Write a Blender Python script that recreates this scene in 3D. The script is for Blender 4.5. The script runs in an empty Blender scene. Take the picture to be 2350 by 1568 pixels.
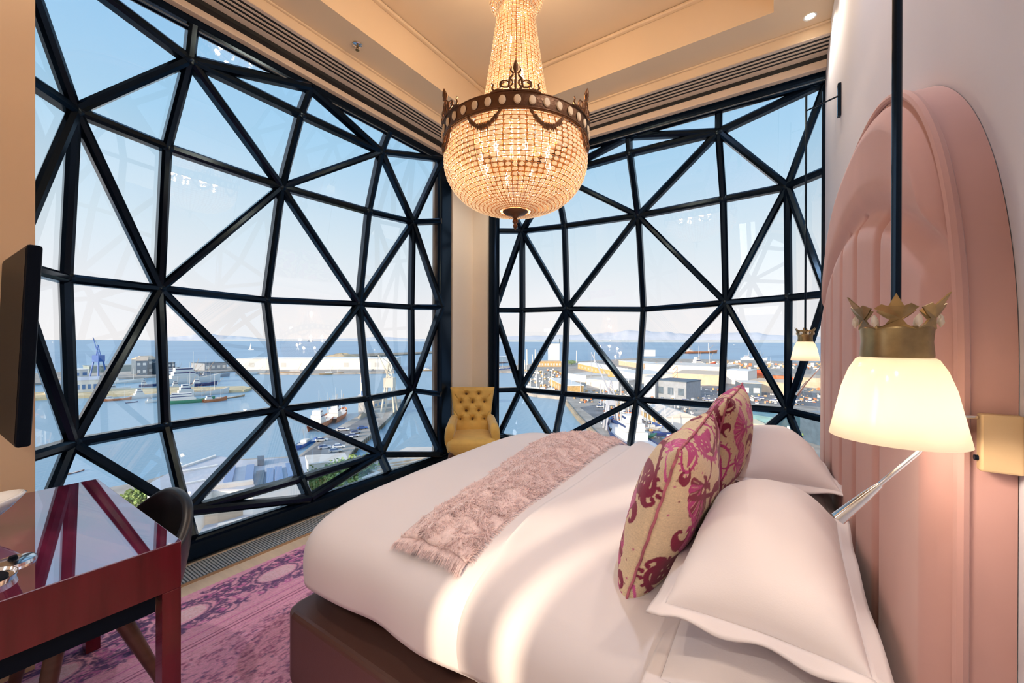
import bpy, bmesh, math, random
import numpy as np
from mathutils import Vector, Matrix, noise
random.seed(7)
S = bpy.context.scene
C = S.collection
PI = math.pi
# ---------------------------------------------------------------- camera
FPX, YAW, PIT, ROL, H = 920.74, 0.5852, -0.0023, -0.0029, 1.38
Fv = Vector((-math.sin(YAW)*math.cos(PIT), math.cos(YAW)*math.cos(PIT), math.sin(PIT)))
R0 = Vector((math.cos(YAW), math.sin(YAW), 0)); U0 = R0.cross(Fv)
Rv = R0*math.cos(ROL)-U0*math.sin(ROL); Uv = U0*math.cos(ROL)+R0*math.sin(ROL)
EYE = Vector((0, 0, H))
cd = bpy.data.cameras.new('camera'); cam = bpy.data.objects.new('camera', cd); C.objects.link(cam)
cd.sensor_width = 36; cd.lens = FPX/2350*36; cd.clip_start = 0.02; cd.clip_end = 60000
M = Matrix((Rv, Uv, -Fv)).transposed().to_4x4(); M.translation = EYE; cam.matrix_world = M
S.camera = cam
def at(px, py, ax, v):
    d = Fv+Rv*((px-1175)/FPX)-Uv*((py-784)/FPX); i = 'xyz'.index(ax)
    return EYE+d*((v-EYE[i])/d[i])
# ---------------------------------------------------------------- colour management
S.view_settings.view_transform = 'Standard'; S.view_settings.look = 'None'
S.view_settings.exposure = 0.0; S.view_settings.gamma = 1; S.view_settings.use_curve_mapping = False
S.cycles.max_bounces = 10; S.cycles.diffuse_bounces = 4; S.cycles.transparent_max_bounces = 24
S.cycles.use_denoising = True; S.cycles.sample_clamp_indirect = 6
S.cycles.caustics_reflective = False; S.cycles.caustics_refractive = False
# ---------------------------------------------------------------- world: clear evening sky
SUN = Vector((-.29, -.945, .24)).normalized()      # towards the low sun, behind the camera
W = bpy.data.worlds.new('sky'); S.world = W; W.use_nodes = True
nt = W.node_tree; nt.nodes.clear()
def N(t, **k):
    n = nt.nodes.new(t)
    for a, b in k.items(): setattr(n, a, b)
    return n
tc = N('ShaderNodeTexCoord'); sp = N('ShaderNodeSeparateXYZ'); nt.links.new(tc.outputs['Generated'], sp.inputs[0])
rp = N('ShaderNodeValToRGB'); nt.links.new(sp.outputs['Z'], rp.inputs[0])
el = rp.color_ramp.elements
for i, (p, c) in enumerate([(0, (1.0, .97, .97)), (.09, (.94, .95, .98)), (.22, (.74, .87, .96)), (.40, (.44, .71, .94)), (.60, (.27, .57, .90)), (1, (.2, .42, .8))]):
    e = el[i] if i < 2 else el.new(p)
    e.position = p; e.color = (*c, 1)
dt = N('ShaderNodeVectorMath', operation='DOT_PRODUCT'); nt.links.new(tc.outputs['Generated'], dt.inputs[0]); dt.inputs[1].default_value = SUN
mr = N('ShaderNodeMapRange'); nt.links.new(dt.outputs['Value'], mr.inputs[0]); mr.inputs[1].default_value = .3; mr.inputs[2].default_value = 1; mr.inputs[3].default_value = 0; mr.inputs[4].default_value = 1
pw = N('ShaderNodeMath', operation='POWER'); nt.links.new(mr.outputs[0], pw.inputs[0]); pw.inputs[1].default_value = 2.5
gl = N('ShaderNodeMixRGB', blend_type='ADD'); gl.inputs[2].default_value = (2.6, 2.45, 2.45, 1)
nt.links.new(pw.outputs[0], gl.inputs[0]); nt.links.new(rp.outputs[0], gl.inputs[1])
bg = N('ShaderNodeBackground'); nt.links.new(gl.outputs[0], bg.inputs[0]); bg.inputs[1].default_value = 1.0
wo = N('ShaderNodeOutputWorld'); nt.links.new(bg.outputs[0], wo.inputs[0])
sd = bpy.data.lights.new('sun', 'SUN'); so = bpy.data.objects.new('sun', sd); C.objects.link(so)
sd.energy = 4.7; sd.color = (1, .80, .56); sd.angle = math.radians(.9)
so.rotation_euler = SUN.to_track_quat('Z', 'Y').to_euler(); so.location = (-3, -9, 6)
# ---------------------------------------------------------------- materials
MATS = {}
def mat(name, col=(.8, .8, .8), rough=.5, metal=0, bump=0, bscale=40, bdist=.01, var=0, vscale=6, attr=None, spec=.5, sheen=0, coat=0, trans=0, stretch=(1, 1, 1), emit=0, ecol=None, alpha=1):
    if name in MATS: return MATS[name]
    m = bpy.data.materials.new(name); m.use_nodes = True; MATS[name] = m
    t = m.node_tree; b = t.nodes['Principled BSDF']; L = t.links.new
    b.inputs['Base Color'].default_value = (*col, 1); b.inputs['Roughness'].default_value = rough; b.inputs['Metallic'].default_value = metal
    b.inputs['Specular IOR Level'].default_value = spec; b.inputs['Coat Weight'].default_value = coat
    b.inputs['Sheen Weight'].default_value = sheen; b.inputs['Transmission Weight'].default_value = trans; b.inputs['Sheen Roughness'].default_value = .4
    if emit: b.inputs['Emission Color'].default_value = (*(ecol or col), 1); b.inputs['Emission Strength'].default_value = emit
    if alpha < 1: b.inputs['Alpha'].default_value = alpha
    tcn = t.nodes.new('ShaderNodeTexCoord'); mp = t.nodes.new('ShaderNodeMapping'); L(tcn.outputs['Object'], mp.inputs[0]); mp.inputs['Scale'].default_value = stretch
    src = None
    if attr:
        a = t.nodes.new('ShaderNodeAttribute'); a.attribute_name = attr; src = a.outputs['Color']; L(src, b.inputs['Base Color'])
    if var:
        nz = t.nodes.new('ShaderNodeTexNoise'); L(mp.outputs[0], nz.inputs['Vector']); nz.inputs['Scale'].default_value = vscale; nz.inputs['Detail'].default_value = 5
        mx = t.nodes.new('ShaderNodeMixRGB'); mx.blend_type = 'MULTIPLY'; mx.inputs[0].default_value = 1
        r = t.nodes.new('ShaderNodeMapRange'); L(nz.outputs['Fac'], r.inputs[0]); r.inputs[1].default_value = .3; r.inputs[2].default_value = .7; r.inputs[3].default_value = 1-var; r.inputs[4].default_value = 1+var
        if src: L(src, mx.inputs[1])
        else: mx.inputs[1].default_value = (*col, 1)
        L(r.outputs[0], mx.inputs[2]); L(mx.outputs[0], b.inputs['Base Color'])
    if bump:
        nz = t.nodes.new('ShaderNodeTexNoise'); L(mp.outputs[0], nz.inputs['Vector']); nz.inputs['Scale'].default_value = bscale; nz.inputs['Detail'].default_value = 4
        bp = t.nodes.new('ShaderNodeBump'); bp.inputs['Strength'].default_value = bump; bp.inputs['Distance'].default_value = bdist
        L(nz.outputs['Fac'], bp.inputs['Height']); L(bp.outputs[0], b.inputs['Normal'])
    return m
def glass_mat():
    m = bpy.data.materials.new('window_glass'); m.use_nodes = True; t = m.node_tree; t.nodes.clear(); L = t.links.new
    o = t.nodes.new('ShaderNodeOutputMaterial'); mx = t.nodes.new('ShaderNodeMixShader'); tr = t.nodes.new('ShaderNodeBsdfTransparent'); g = t.nodes.new('ShaderNodeBsdfGlossy')
    fr = t.nodes.new('ShaderNodeFresnel'); fr.inputs[0].default_value = 1.55; ml = t.nodes.new('ShaderNodeMath'); ml.operation = 'MULTIPLY'; ml.inputs[1].default_value = 1.7; ml.use_clamp = True; mi = t.nodes.new('ShaderNodeMath'); mi.operation = 'MINIMUM'; mi.inputs[1].default_value = .17
    tr.inputs[0].default_value = (.985, .995, 1, 1); g.inputs['Roughness'].default_value = 0.0
    L(fr.outputs[0], ml.inputs[0]); L(ml.outputs[0], mi.inputs[0]); L(mi.outputs[0], mx.inputs[0]); L(tr.outputs[0], mx.inputs[1]); L(g.outputs[0], mx.inputs[2]); L(mx.outputs[0], o.inputs[0])
    return m
def frosted(name, col, glossy=.12):
    m = bpy.data.materials.new(name); m.use_nodes = True; t = m.node_tree; t.nodes.clear(); L = t.links.new
    o = t.nodes.new('ShaderNodeOutputMaterial'); a = t.nodes.new('ShaderNodeMixShader'); b = t.nodes.new('ShaderNodeMixShader')
    tl = t.nodes.new('ShaderNodeBsdfTranslucent'); d = t.nodes.new('ShaderNodeBsdfDiffuse'); g = t.nodes.new('ShaderNodeBsdfGlossy')
    tl.inputs[0].default_value = (*col, 1); d.inputs[0].default_value = (*col, 1); g.inputs['Roughness'].default_value = .12
    a.inputs[0].default_value = .35; L(tl.outputs[0], a.inputs[1]); L(d.outputs[0], a.inputs[2])
    b.inputs[0].default_value = glossy; L(a.outputs[0], b.inputs[1]); L(g.outputs[0], b.inputs[2]); L(b.outputs[0], o.inputs[0])
    return m
GLASS = glass_mat()
m_wall = mat('cream_plaster', (.78, .74, .68), .75, bump=.04, bscale=60)
m_ceil = mat('ceiling_plaster', (.72, .57, .40), .8)
m_beige = mat('beige_plaster', (.78, .56, .35), .8)
m_black = mat('black_gloss_steel', (.002, .005, .012), .17, spec=.34)
m_black.node_tree.nodes['Principled BSDF'].inputs['Specular Tint'].default_value = (.42, .68, 1, 1)  # blue tint puts the sky's sheen into the reflections
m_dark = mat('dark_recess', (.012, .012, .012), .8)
m_cass = mat('beige_cassette', (.74, .60, .48), .6)
m_brass = mat('dark_bronze', (.16, .075, .035), .42, .85, bump=.3, bscale=60)
m_gold = mat('brass_wire', (.40, .17, .05), .45, .7)
m_agedbrass = mat('aged_brass', (.30, .22, .11), .35, .9, var=.4, vscale=30)
m_chrome = mat('chrome', (.8, .8, .82), .12, 1)
m_linen = mat('white_linen', (.78, .725, .74), .75, bump=.08, bscale=350, bdist=.002, sheen=.2)
m_sheet = mat('duvet_cotton', (.77, .725, .755), .65, bump=.05, bscale=300, bdist=.002, sheen=.2)
m_pinkv = mat('pink_velvet', (.52, .31, .29), .8, sheen=.2, var=.05, vscale=5, spec=.2)
m_leather = mat('brown_leather', (.10, .045, .035), .42, bump=.12, bscale=220, bdist=.003)
m_bleather = mat('black_leather', (.012, .013, .018), .38, bump=.1, bscale=200, bdist=.002)
m_lamp = frosted('frosted_glass', (.98, .93, .84))
m_bead = frosted('crystal_bead', (1, .93, .80), .22)
m_maho = mat('lacquered_mahogany', (.12, .008, .016), .2, coat=.25, var=.25, vscale=3, stretch=(8, 8, 1), spec=.3)
def lacquer():
    m = bpy.data.materials.new('mirror_lacquer'); m.use_nodes = True; t = m.node_tree; t.nodes.clear(); L = t.links.new
    o = t.nodes.new('ShaderNodeOutputMaterial'); x = t.nodes.new('ShaderNodeMixShader'); df = t.nodes.new('ShaderNodeBsdfDiffuse'); g = t.nodes.new('ShaderNodeBsdfGlossy'); nz = t.nodes.new('ShaderNodeTexNoise'); r = t.nodes.new('ShaderNodeValToRGB'); tc = t.nodes.new('ShaderNodeTexCoord'); mp = t.nodes.new('ShaderNodeMapping')
    mp.inputs['Scale'].default_value = (3, 14, 1); nz.inputs['Scale'].default_value = 2; r.color_ramp.elements[0].position = .3; r.color_ramp.elements[0].color = (.11, .014, .045, 1); r.color_ramp.elements[1].position = .7; r.color_ramp.elements[1].color = (.22, .025, .08, 1)
    L(tc.outputs['Object'], mp.inputs[0]); L(mp.outputs[0], nz.inputs['Vector']); L(nz.outputs['Fac'], r.inputs[0]); L(r.outputs[0], df.inputs[0]); g.inputs['Roughness'].default_value = .02; g.inputs[0].default_value = (.84, .90, 1, 1)
    lw = t.nodes.new('ShaderNodeFresnel'); lw.inputs[0].default_value = 8.0; L(lw.outputs[0], x.inputs[0]); L(df.outputs[0], x.inputs[1]); L(g.outputs[0], x.inputs[2]); L(x.outputs[0], o.inputs[0]); return m
m_top = lacquer()
m_walnut = mat('walnut_wood', (.10, .045, .028), .35, var=.2, vscale=8, stretch=(1, 1, 6))
m_yellow = mat('mustard_velvet', (.66, .42, .10), .65, sheen=.4, var=.08, vscale=14)
m_button = mat('mustard_button', (.13, .06, .015), .6)
m_floor = mat('pale_oak', (.80, .66, .50), .4, var=.08, vscale=5, stretch=(1, 6, 1))
m_oaktrim = mat('oak_trim', (.50, .30, .16), .5)
m_grille = mat('grille_aluminium', (.55, .60, .64), .5, .2)
m_black2 = mat('black_plastic', (.004, .007, .014), .35, spec=.06)
m_white = mat('white_paint', (.8, .8, .78), .5)
# ---------------------------------------------------------------- mesh builder
class MB:
    def __init__(s): s.v = []; s.f = []
    def add(s, vs, fs):
        k = len(s.v); s.v += [tuple(v) for v in vs]; s.f += [tuple(i+k for i in f) for f in fs]; return s
    def box(s, lo, hi):
        (a, b, c), (d, e, f) = lo, hi
        return s.add([(a, b, c), (d, b, c), (d, e, c), (a, e, c), (a, b, f), (d, b, f), (d, e, f), (a, e, f)], [(0, 3, 2, 1), (4, 5, 6, 7), (0, 1, 5, 4), (1, 2, 6, 5), (2, 3, 7, 6), (3, 0, 4, 7)])
    def prism(s, pts, z0, z1):                        # polygon in plan, extruded
        n = len(pts); ar = sum(pts[i][0]*pts[(i+1) % n][1]-pts[(i+1) % n][0]*pts[i][1] for i in range(n))
        if ar < 0: pts = pts[::-1]
        vs = [(p[0], p[1], z0) for p in pts]+[(p[0], p[1], z1) for p in pts]
        return s.add(vs, [tuple(range(n))[::-1], tuple(range(n, 2*n))]+[(i, (i+1) % n, n+(i+1) % n, n+i) for i in range(n)])
    def bar(s, a, b, w, d, up, ch=.25):               # chamfered bar a->b; w across, d along 'up' (depth), both full sizes
        a, b, up = Vector(a), Vector(b), Vector(up); t = (b-a).normalized(); side = t.cross(up).normalized(); up = side.cross(t).normalized()
        c = w*ch; pr = [(-w/2, -d/2), (w/2, -d/2), (w/2, d/2-c), (w/2-c, d/2), (-w/2+c, d/2), (-w/2, d/2-c)]
        vs = [tuple(q+side*x+up*y) for q in (a, b) for x, y in pr]; n = len(pr)
        return s.add(vs, [tuple(range(n))[::-1], tuple(range(n, 2*n))]+[(i, (i+1) % n, n+(i+1) % n, n+i) for i in range(n)])
    def tube(s, pts, r, n=8, cap=True):
        pts = [Vector(p) for p in pts]; rs = r if isinstance(r, (list, tuple)) else [r]*len(pts); k = len(s.v); ref = None
        for i, p in enumerate(pts):
            t = (pts[min(i+1, len(pts)-1)]-pts[max(i-1, 0)]).normalized()
            if ref is None: ref = t.orthogonal().normalized()
            ref = (ref-t*ref.dot(t)).normalized(); q = t.cross(ref)
            for j in range(n):
                an = 2*PI*j/n; s.v.append(tuple(p+(ref*math.cos(an)+q*math.sin(an))*rs[i]))
        for i in range(len(pts)-1):
            for j in range(n): s.f.append((k+i*n+j, k+i*n+(j+1) % n, k+(i+1)*n+(j+1) % n, k+(i+1)*n+j))
        if cap: s.f.append(tuple(k+j for j in range(n))[::-1]); s.f.append(tuple(k+(len(pts)-1)*n+j for j in range(n)))
        return s
    def lathe(s, prof, n=32, o=(0, 0, 0), ax='z'):
        k = len(s.v)
        for r, z in prof:
            for j in range(n):
                a = 2*PI*j/n; x, y = r*math.cos(a), r*math.sin(a)
                s.v.append({'z': (o[0]+x, o[1]+y, o[2]+z), 'x': (o[0]+z, o[1]+x, o[2]+y), 'y': (o[0]+y, o[1]+z, o[2]+x)}[ax])
        for i in range(len(prof)-1):
            for j in range(n): s.f.append((k+i*n+j, k+i*n+(j+1) % n, k+(i+1)*n+(j+1) % n, k+(i+1)*n+j))
        return s
    def grid(s, fn, nu, nv, closev=False):
        k = len(s.v); m = nv if closev else nv+1
        for i in range(nu+1):
            for j in range(m): s.v.append(tuple(fn(i/nu, j/nv)))
        for i in range(nu):
            for j in range(nv): s.f.append((k+i*m+j, k+(i+1)*m+j, k+(i+1)*m+(j+1) % m, k+i*m+(j+1) % m))
        return s
    def build(s, name, material, parent=None, smooth=False, bevel=0, world=False, sub=0, thick=0, seg=2, mx=None):
        off = parent.location if (world and parent) else Vector((0, 0, 0))
        vs = [mx @ Vector(v) for v in s.v] if mx else s.v
        if off.length: vs = [Vector(v)-off for v in vs]
        me = bpy.data.meshes.new(name); me.from_pydata([tuple(v) for v in vs], [], s.f)
        bm = bmesh.new(); bm.from_mesh(me)
        if not getattr(s, 'keep', False): bmesh.ops.recalc_face_normals(bm, faces=bm.faces)
        bm.to_mesh(me); bm.free()
        me.materials.append(material)
        if smooth:
            me.polygons.foreach_set('use_smooth', [True]*len(me.polygons))
            if smooth != 'all': me.set_sharp_from_angle(angle=math.radians(42))
        o = bpy.data.objects.new(name, me); C.objects.link(o)
        if parent: o.parent = parent
        if thick: md = o.modifiers.new('solid', 'SOLIDIFY'); md.thickness = thick; md.offset = 0
        if bevel: md = o.modifiers.new('bevel', 'BEVEL'); md.width = bevel; md.segments = seg; md.limit_method = 'ANGLE'; md.angle_limit = math.radians(40)
        if sub: md = o.modifiers.new('sub', 'SUBSURF'); md.levels = sub; md.render_levels = sub
        return o
def tag(o, label=None, cat=None, group=None, kind=None):
    if label: o['label'] = label
    if cat: o['category'] = cat
    if group: o['group'] = group
    if kind: o['kind'] = kind
    return o
def empty(name, loc=(0, 0, 0), rz=0, label=None, cat=None, group=None, kind=None):
    o = bpy.data.objects.new(name, None); C.objects.link(o); o.location = loc; o.rotation_euler = (0, 0, rz); o.empty_display_size = .1
    return tag(o, label, cat, group, kind)
def struct(o): return tag(o, kind='structure')
def box(name, m, lo, hi, parent=None, bevel=0, **k): return MB().box(lo, hi).build(name, m, parent, bevel=bevel, **k)
def plight(name, loc, e, col, r, parent=None, spot=None, down=True):
    l = bpy.data.lights.new(name, 'SPOT' if spot else 'POINT'); l.energy = e; l.color = col; l.shadow_soft_size = r
    if spot: l.spot_size = spot; l.spot_blend = .6
    o = bpy.data.objects.new(name, l); C.objects.link(o); o.location = loc
    if parent: o.parent = parent
    return o
# ================================================================ ROOM SHELL
XR, YF, XL, YB = .285, 3.68, -3.0, -2.6
floor = struct(box('floor', m_floor, (-3.35, YB-.2, -.12), (.6, 4.0, 0)))
m_cool = mat('daylight_tint_plaster', (.64, .66, .76), .8)  # off-white plaster with cool daylight tinted into its colour
struct(box('wall_right', m_cool, (XR, YB-.2, 0), (XR+.2, 3.72, 3.95)))
wl = MB(); wl.box((-3.0, -1.25, 0), (-2.57, .295, 3.95)); wl.box((-3.0, YB-.2, 0), (-2.57, -2.5, 3.95)); wl.box((-3.0, -2.5, 0), (-2.57, -1.25, .25)); wl.box((-3.0, -2.5, 3.2), (-2.57, -1.25, 3.95))  # unseen opening added behind the camera to let in sky fill
struct(wl.build('wall_left', m_beige))
struct(box('wall_sun_block', mat('facade_concrete', (.55, .52, .48), .9, var=.15, vscale=2), (-4.5, -.7, -1.5), (-3.001, .15, 4.6)))  # unseen block added outside to keep grazing sun off the corner
struct(box('wall_far', MATS['facade_concrete'], (-3.175, 3.20, -.5), (-3.145, 3.33, 4.2)))
struct(MB().prism([(-3.0, 3.335), (-3.0, YF), (-2.79, YF), (-2.79, 3.86), (-3.14, 3.86), (-3.14, 3.335)], 0, 3.6).build('wall_corner', mat('warm_white_plaster', (.90, .84, .74), .8)))
# unseen back wall; its two slits are added to cut the low sun into strips
xs = lambda x: x
bw = MB()
SL = [(-1.965, -1.785), (-1.725, -1.605)]
zs0, zs1 = .95, 1.95
bw.box((-3.0, YB-.15, 0), (.5, YB, zs0)); bw.box((-3.0, YB-.15, zs1), (.5, YB, 3.95))
bw.box((-3.0, YB-.15, zs0), (SL[0][0], YB, zs1)); bw.box((SL[0][1], YB-.15, zs0), (SL[1][0], YB, zs1)); bw.box((SL[1][1], YB-.15, zs0), (.5, YB, zs1))
struct(bw.build('wall_back', m_wall))
# ceiling: soffit ring, tray, inner ceiling, dropped edge with slot diffusers
ZA, ZB, ZC = 3.43, 3.505, 3.80
XE, YE, TX1, TY0 = -2.392, 3.093, -.03, -1.4      # tray opening
XD, YD = -2.673, 3.378                           # dropped strip inner edge
def ring(mb, xo0, yo0, xo1, yo1, xi0, yi0, xi1, yi1, z0, z1):
    mb.box((xo0, yo0, z0), (xi0, yo1, z1)); mb.box((xi1, yo0, z0), (xo1, yo1, z1)); mb.box((xi0, yo0, z0), (xi1, yi0, z1)); mb.box((xi0, yi1, z0), (xi1, yo1, z1))
c = MB(); ring(c, -3.0, YB, XR, YF, XE, TY0, TX1, YE, ZB, ZC); c.box((XE-.02, TY0-.02, ZC), (TX1+.02, YE+.02, ZC+.12))
# small moulding around the top of the tray
for a, b in (((XE, YE), (TX1, YE)), ((XE, TY0), (XE, YE)), ((TX1, TY0), (TX1, YE)), ((XE, TY0), (TX1, TY0))): pass
struct(c.build('ceiling', m_ceil))
mo = MB(); ring(mo, XE-.001, TY0, TX1+.001, YE+.001, XE+.035, TY0+.03, TX1-.035, YE-.035, ZC-.028, ZC-.004)
struct(mo.build('trim_1', m_ceil, bevel=.008))
d = MB(); d.box((XL, .295, ZA), (XD, YF, ZB)); d.box((XD, YD, ZA), (XR, YF, ZB))
dz = struct(d.build('trim_2', m_ceil))
# ledge line (thin bead) at the foot of the soffit
b_ = MB(); b_.box((XD, .295, ZB-.012), (XD+.02, YD, ZB)); b_.box((XD, YD-.02, ZB-.012), (XR, YD, ZB)); struct(b_.build('trim_3', m_ceil, bevel=.004))
# slot diffusers hanging just below the dropped strip
def diffuser(root, horiz):
    n = 4
    if horiz: a, b, w0, w1 = XD, XR, YD, 3.618
    else: a, b, w0, w1 = .295, YD, XD, -2.898
    fr = MB(); sl = MB(); ws = (w1-w0)
    edges = [0, .10]+[None]
    # body strip
    def bx(mb, u0, u1, z0, z1):
        lo, hi = sorted((w0+ws*u0, w0+ws*u1))
        if horiz: mb.box((a, lo, z0), (b, hi, z1))
        else: mb.box((lo, a, z0), (hi, b, z1))
    bx(sl, .02, .98, ZA-.001, ZA+.0)
    u = 0; 
    for u0, u1 in ((0, .13), (.235, .31), (.415, .49), (.595, .67), (.775, 1.0)): bx(fr, u0, u1, ZA-.0045, ZA-.0015)
    sl.build('slot_back', m_dark, root); fr.build('slat_frame', m_cass, root)
g1 = empty('air_diffuser', (0, 0, 0), 0, 'beige slot diffuser with four black slots above the left window', 'air vent'); diffuser(g1, False)
g2 = empty('air_diffuser', (0, 0, 0), 0, 'beige slot diffuser with four black slots above the right window', 'air vent'); diffuser(g2, True)
# blind cassettes and a dark strip painting the pocket's shade between diffuser and window head
pk = MB(); pk.box((-3.0, .295, ZA-.03), (-2.90, YF, ZA)); pk.box((-3.0, 3.62, ZA-.03), (XR, YF, ZA)); struct(pk.build('trim_4', m_dark))  # solid dark strip; its colour stands in for shade
struct(box('trim_5', m_cass, (-3.0, .295, 3.36), (-2.95, 3.66, 3.412), bevel=.004))
struct(box('trim_6', m_cass, (-2.95, 3.63, 3.345), (XR, YF, 3.415), bevel=.004))
# skirt in the corner, floor grille, trims
struct(box('trim_7', m_oaktrim, (-2.785, .3, -.01), (-2.76, 3.5, .004)))
gr = empty('floor_grille', (-2.93, 1.9, 0), 0, 'grey metal floor grille along the foot of the left window', 'vent')
gm = MB()
for k in range(int(3.2/.016)):
    y = .32+k*.016; gm.box((-2.985, y, .001), (-2.79, y+.009, .006))
gm.build('slats', m_grille, gr, world=True); box('tray', mat('grille_shadow', (.13, .18, .21), .6), (-2.99, .31, .0005), (-2.787, 3.52, .002), gr, world=True)  # dark sheet paints the shade between the slats
# ================================================================ WINDOWS
N1 = {
  -1: [[-3.0, 0.265, 3.317], [-3.0, 0.265, 3.147], [-3.0, 0.265, 2.656], [-3.0, 0.265, 1.734], [-3.0, 0.265, 0.801], [-3.0, 0.265, 0.294], [-3.0, 0.265, 0.161]],
  0: [[-3.0, 0.512, 3.317], [-3.1, 0.512, 3.147], [-3.268, 0.517, 2.655], [-3.436, 0.509, 1.732], [-3.289, 0.511, 0.797], [-3.1, 0.512, 0.294], [-3.0, 0.512, 0.161]],
  1: [[-3.0, 0.973, 3.317], [-3.092, 0.983, 3.141], [-3.416, 0.961, 2.667], [-3.579, 0.969, 1.732], [-3.448, 0.965, 0.792], [-3.115, 0.973, 0.294], [-3.0, 0.973, 0.161]],
  2: [[-3.0, 1.714, 3.317], [-3.129, 1.709, 3.153], [-3.436, 1.718, 2.649], [-3.684, 1.716, 1.723], [-3.45, 1.714, 0.801], [-3.125, 1.712, 0.288], [-3.0, 1.714, 0.161]],
  3: [[-3.0, 2.466, 3.317], [-3.11, 2.462, 3.151], [-3.319, 2.481, 2.632], [-3.455, 2.473, 1.737], [-3.319, 2.475, 0.812], [-3.115, 2.468, 0.304], [-3.0, 2.466, 0.161]],
  4: [[-3.0, 3.045, 3.317], [-3.1, 3.045, 3.147], [-3.308, 3.04, 2.663], [-3.341, 3.051, 1.743], [-3.322, 3.046, 0.834], [-3.1, 3.045, 0.294], [-3.0, 3.045, 0.161]],
  5: [[-3.0, 3.164, 3.317], [-3.0, 3.164, 3.147], [-3.0, 3.164, 2.656], [-3.0, 3.164, 1.734], [-3.0, 3.164, 0.801], [-3.0, 3.164, 0.294], [-3.0, 3.164, 0.161]]}
N2 = {
  -1: [[-2.751, 3.777, 3.317], [-2.751, 3.777, 3.147], [-2.751, 3.777, 2.656], [-2.751, 3.777, 1.734], [-2.751, 3.777, 0.801], [-2.751, 3.777, 0.294], [-2.751, 3.777, 0.161]],
  0: [[-2.508, 3.777, 3.317], [-2.508, 3.837, 3.147], [-2.506, 3.983, 2.663], [-2.506, 3.993, 1.737], [-2.515, 3.974, 0.807], [-2.508, 3.837, 0.294], [-2.508, 3.777, 0.161]],
  1: [[-1.99, 3.777, 3.317], [-1.99, 3.817, 3.147], [-1.988, 4.048, 2.657], [-1.996, 4.137, 1.741], [-1.988, 4.039, 0.791], [-1.99, 3.817, 0.294], [-1.99, 3.777, 0.161]],
  2: [[-1.186, 3.777, 3.317], [-1.187, 3.817, 3.172], [-1.186, 4.101, 2.651], [-1.191, 4.327, 1.715], [-1.184, 4.072, 0.789], [-1.186, 3.817, 0.294], [-1.186, 3.777, 0.161]],
  3: [[-0.421, 3.777, 3.317], [-0.427, 3.817, 3.162], [-0.413, 4.054, 2.657], [-0.403, 4.203, 1.737], [-0.421, 4.039, 0.801], [-0.421, 3.817, 0.294], [-0.421, 3.777, 0.161]],
  4: [[0.068, 3.777, 3.317], [0.068, 3.837, 3.147], [0.061, 4.013, 2.656], [0.072, 3.979, 1.736], [0.071, 4.019, 0.81], [0.068, 3.837, 0.294], [0.068, 3.777, 0.161]],
  5: [[0.298, 3.777, 3.317], [0.298, 3.777, 3.147], [0.298, 3.777, 2.656], [0.298, 3.777, 1.734], [0.298, 3.777, 0.801], [0.298, 3.777, 0.294], [0.298, 3.777, 0.161]]}
def lattice(T, outw, root, skip_low=False):
    """pillow of triangles: nodes at even (col+row) are eight-way, the four corner cells are cut"""
    outw = Vector(outw)
    def P(c, r): return Vector(T[c][r])
    cor = {}                                          # the corner cells are drawn into the frame corners
    for c0, r0, tgt in ((0, 1, (-1, 0)), (4, 1, (5, 0)), (0, 5, (-1, 6)), (4, 5, (5, 6))):
        for k in ((c0, r0), (tgt[0], r0), (c0, tgt[1])): cor[k] = tgt
    def Q(k): return P(*cor.get(k, k))
    E = set(); Tn = []
    def key(k): return cor.get(k, k)
    def e(a, b):
        a, b = key(a), key(b)
        if a == b: return
        fr = lambda k: k[0] in (-1, 5) or k[1] in (0, 6)
        if fr(a) and fr(b): return
        E.add(tuple(sorted((a, b))))
    cs = [-1, 0, 1, 2, 3, 4, 5]
    for i in range(6):
        for r in range(6):
            a, b = cs[i], cs[i+1]
            q = [(a, r), (b, r), (b, r+1), (a, r+1)]
            if (a+r) % 2 == 0: tr = [(q[0], q[1], q[2]), (q[0], q[2], q[3])]
            else: tr = [(q[0], q[1], q[3]), (q[1], q[2], q[3])]
            for t in tr:
                t2 = tuple(key(k) for k in t)
                if len(set(t2)) < 3: continue
                Tn.append(t2)
                for u in range(3): e(t2[u], t2[(u+1) % 3])
    bars = MB()
    for a, b in sorted(E): bars.bar(P(*a), P(*b), .055, .068, -outw, .28)
    hub = MB()
    used = set(k for ed in E for k in ed)
    for k in used:
        p = P(*k); fr = k[0] in (-1, 5) or k[1] in (0, 6)
        if fr: continue
        ax = 'x' if abs(outw.x) > .5 else 'y'; sg = 1 if (outw.x+outw.y) > 0 else -1
        hub.lathe([(.0, -.040*sg), (.024, -.038*sg), (.037, -.030*sg), (.037, .03*sg), (0, .03*sg)], 16, p, ax)
    bars.build('lattice_bars', m_black, root); hub.build('lattice_nodes', m_black, root, smooth=True)
    gm = MB(); gm.keep = True
    for t in Tn:
        vs = [P(*k)+outw*.02 for k in t]
        gm.add(vs, [(0, 1, 2)])
    gm.build('glass_panes', GLASS, root)
w1 = struct(empty('window_1')); lattice(N1, (-1, 0, 0), w1)
f = MB(); f.box((-3.09, .02, 0), (-3.0, 3.335, .15)); f.box((-3.06, .02, 3.285), (-3.0, 3.335, 3.385)); f.box((-3.06, .02, .15), (-3.0, .25, 3.285)); f.box((-3.06, 3.14, .15), (-3.0, 3.335, 3.285))
f.build('window_frame', m_black, w1, bevel=.03, seg=3)
w2 = struct(empty('window_2')); lattice(N2, (0, 1, 0), w2)
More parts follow.
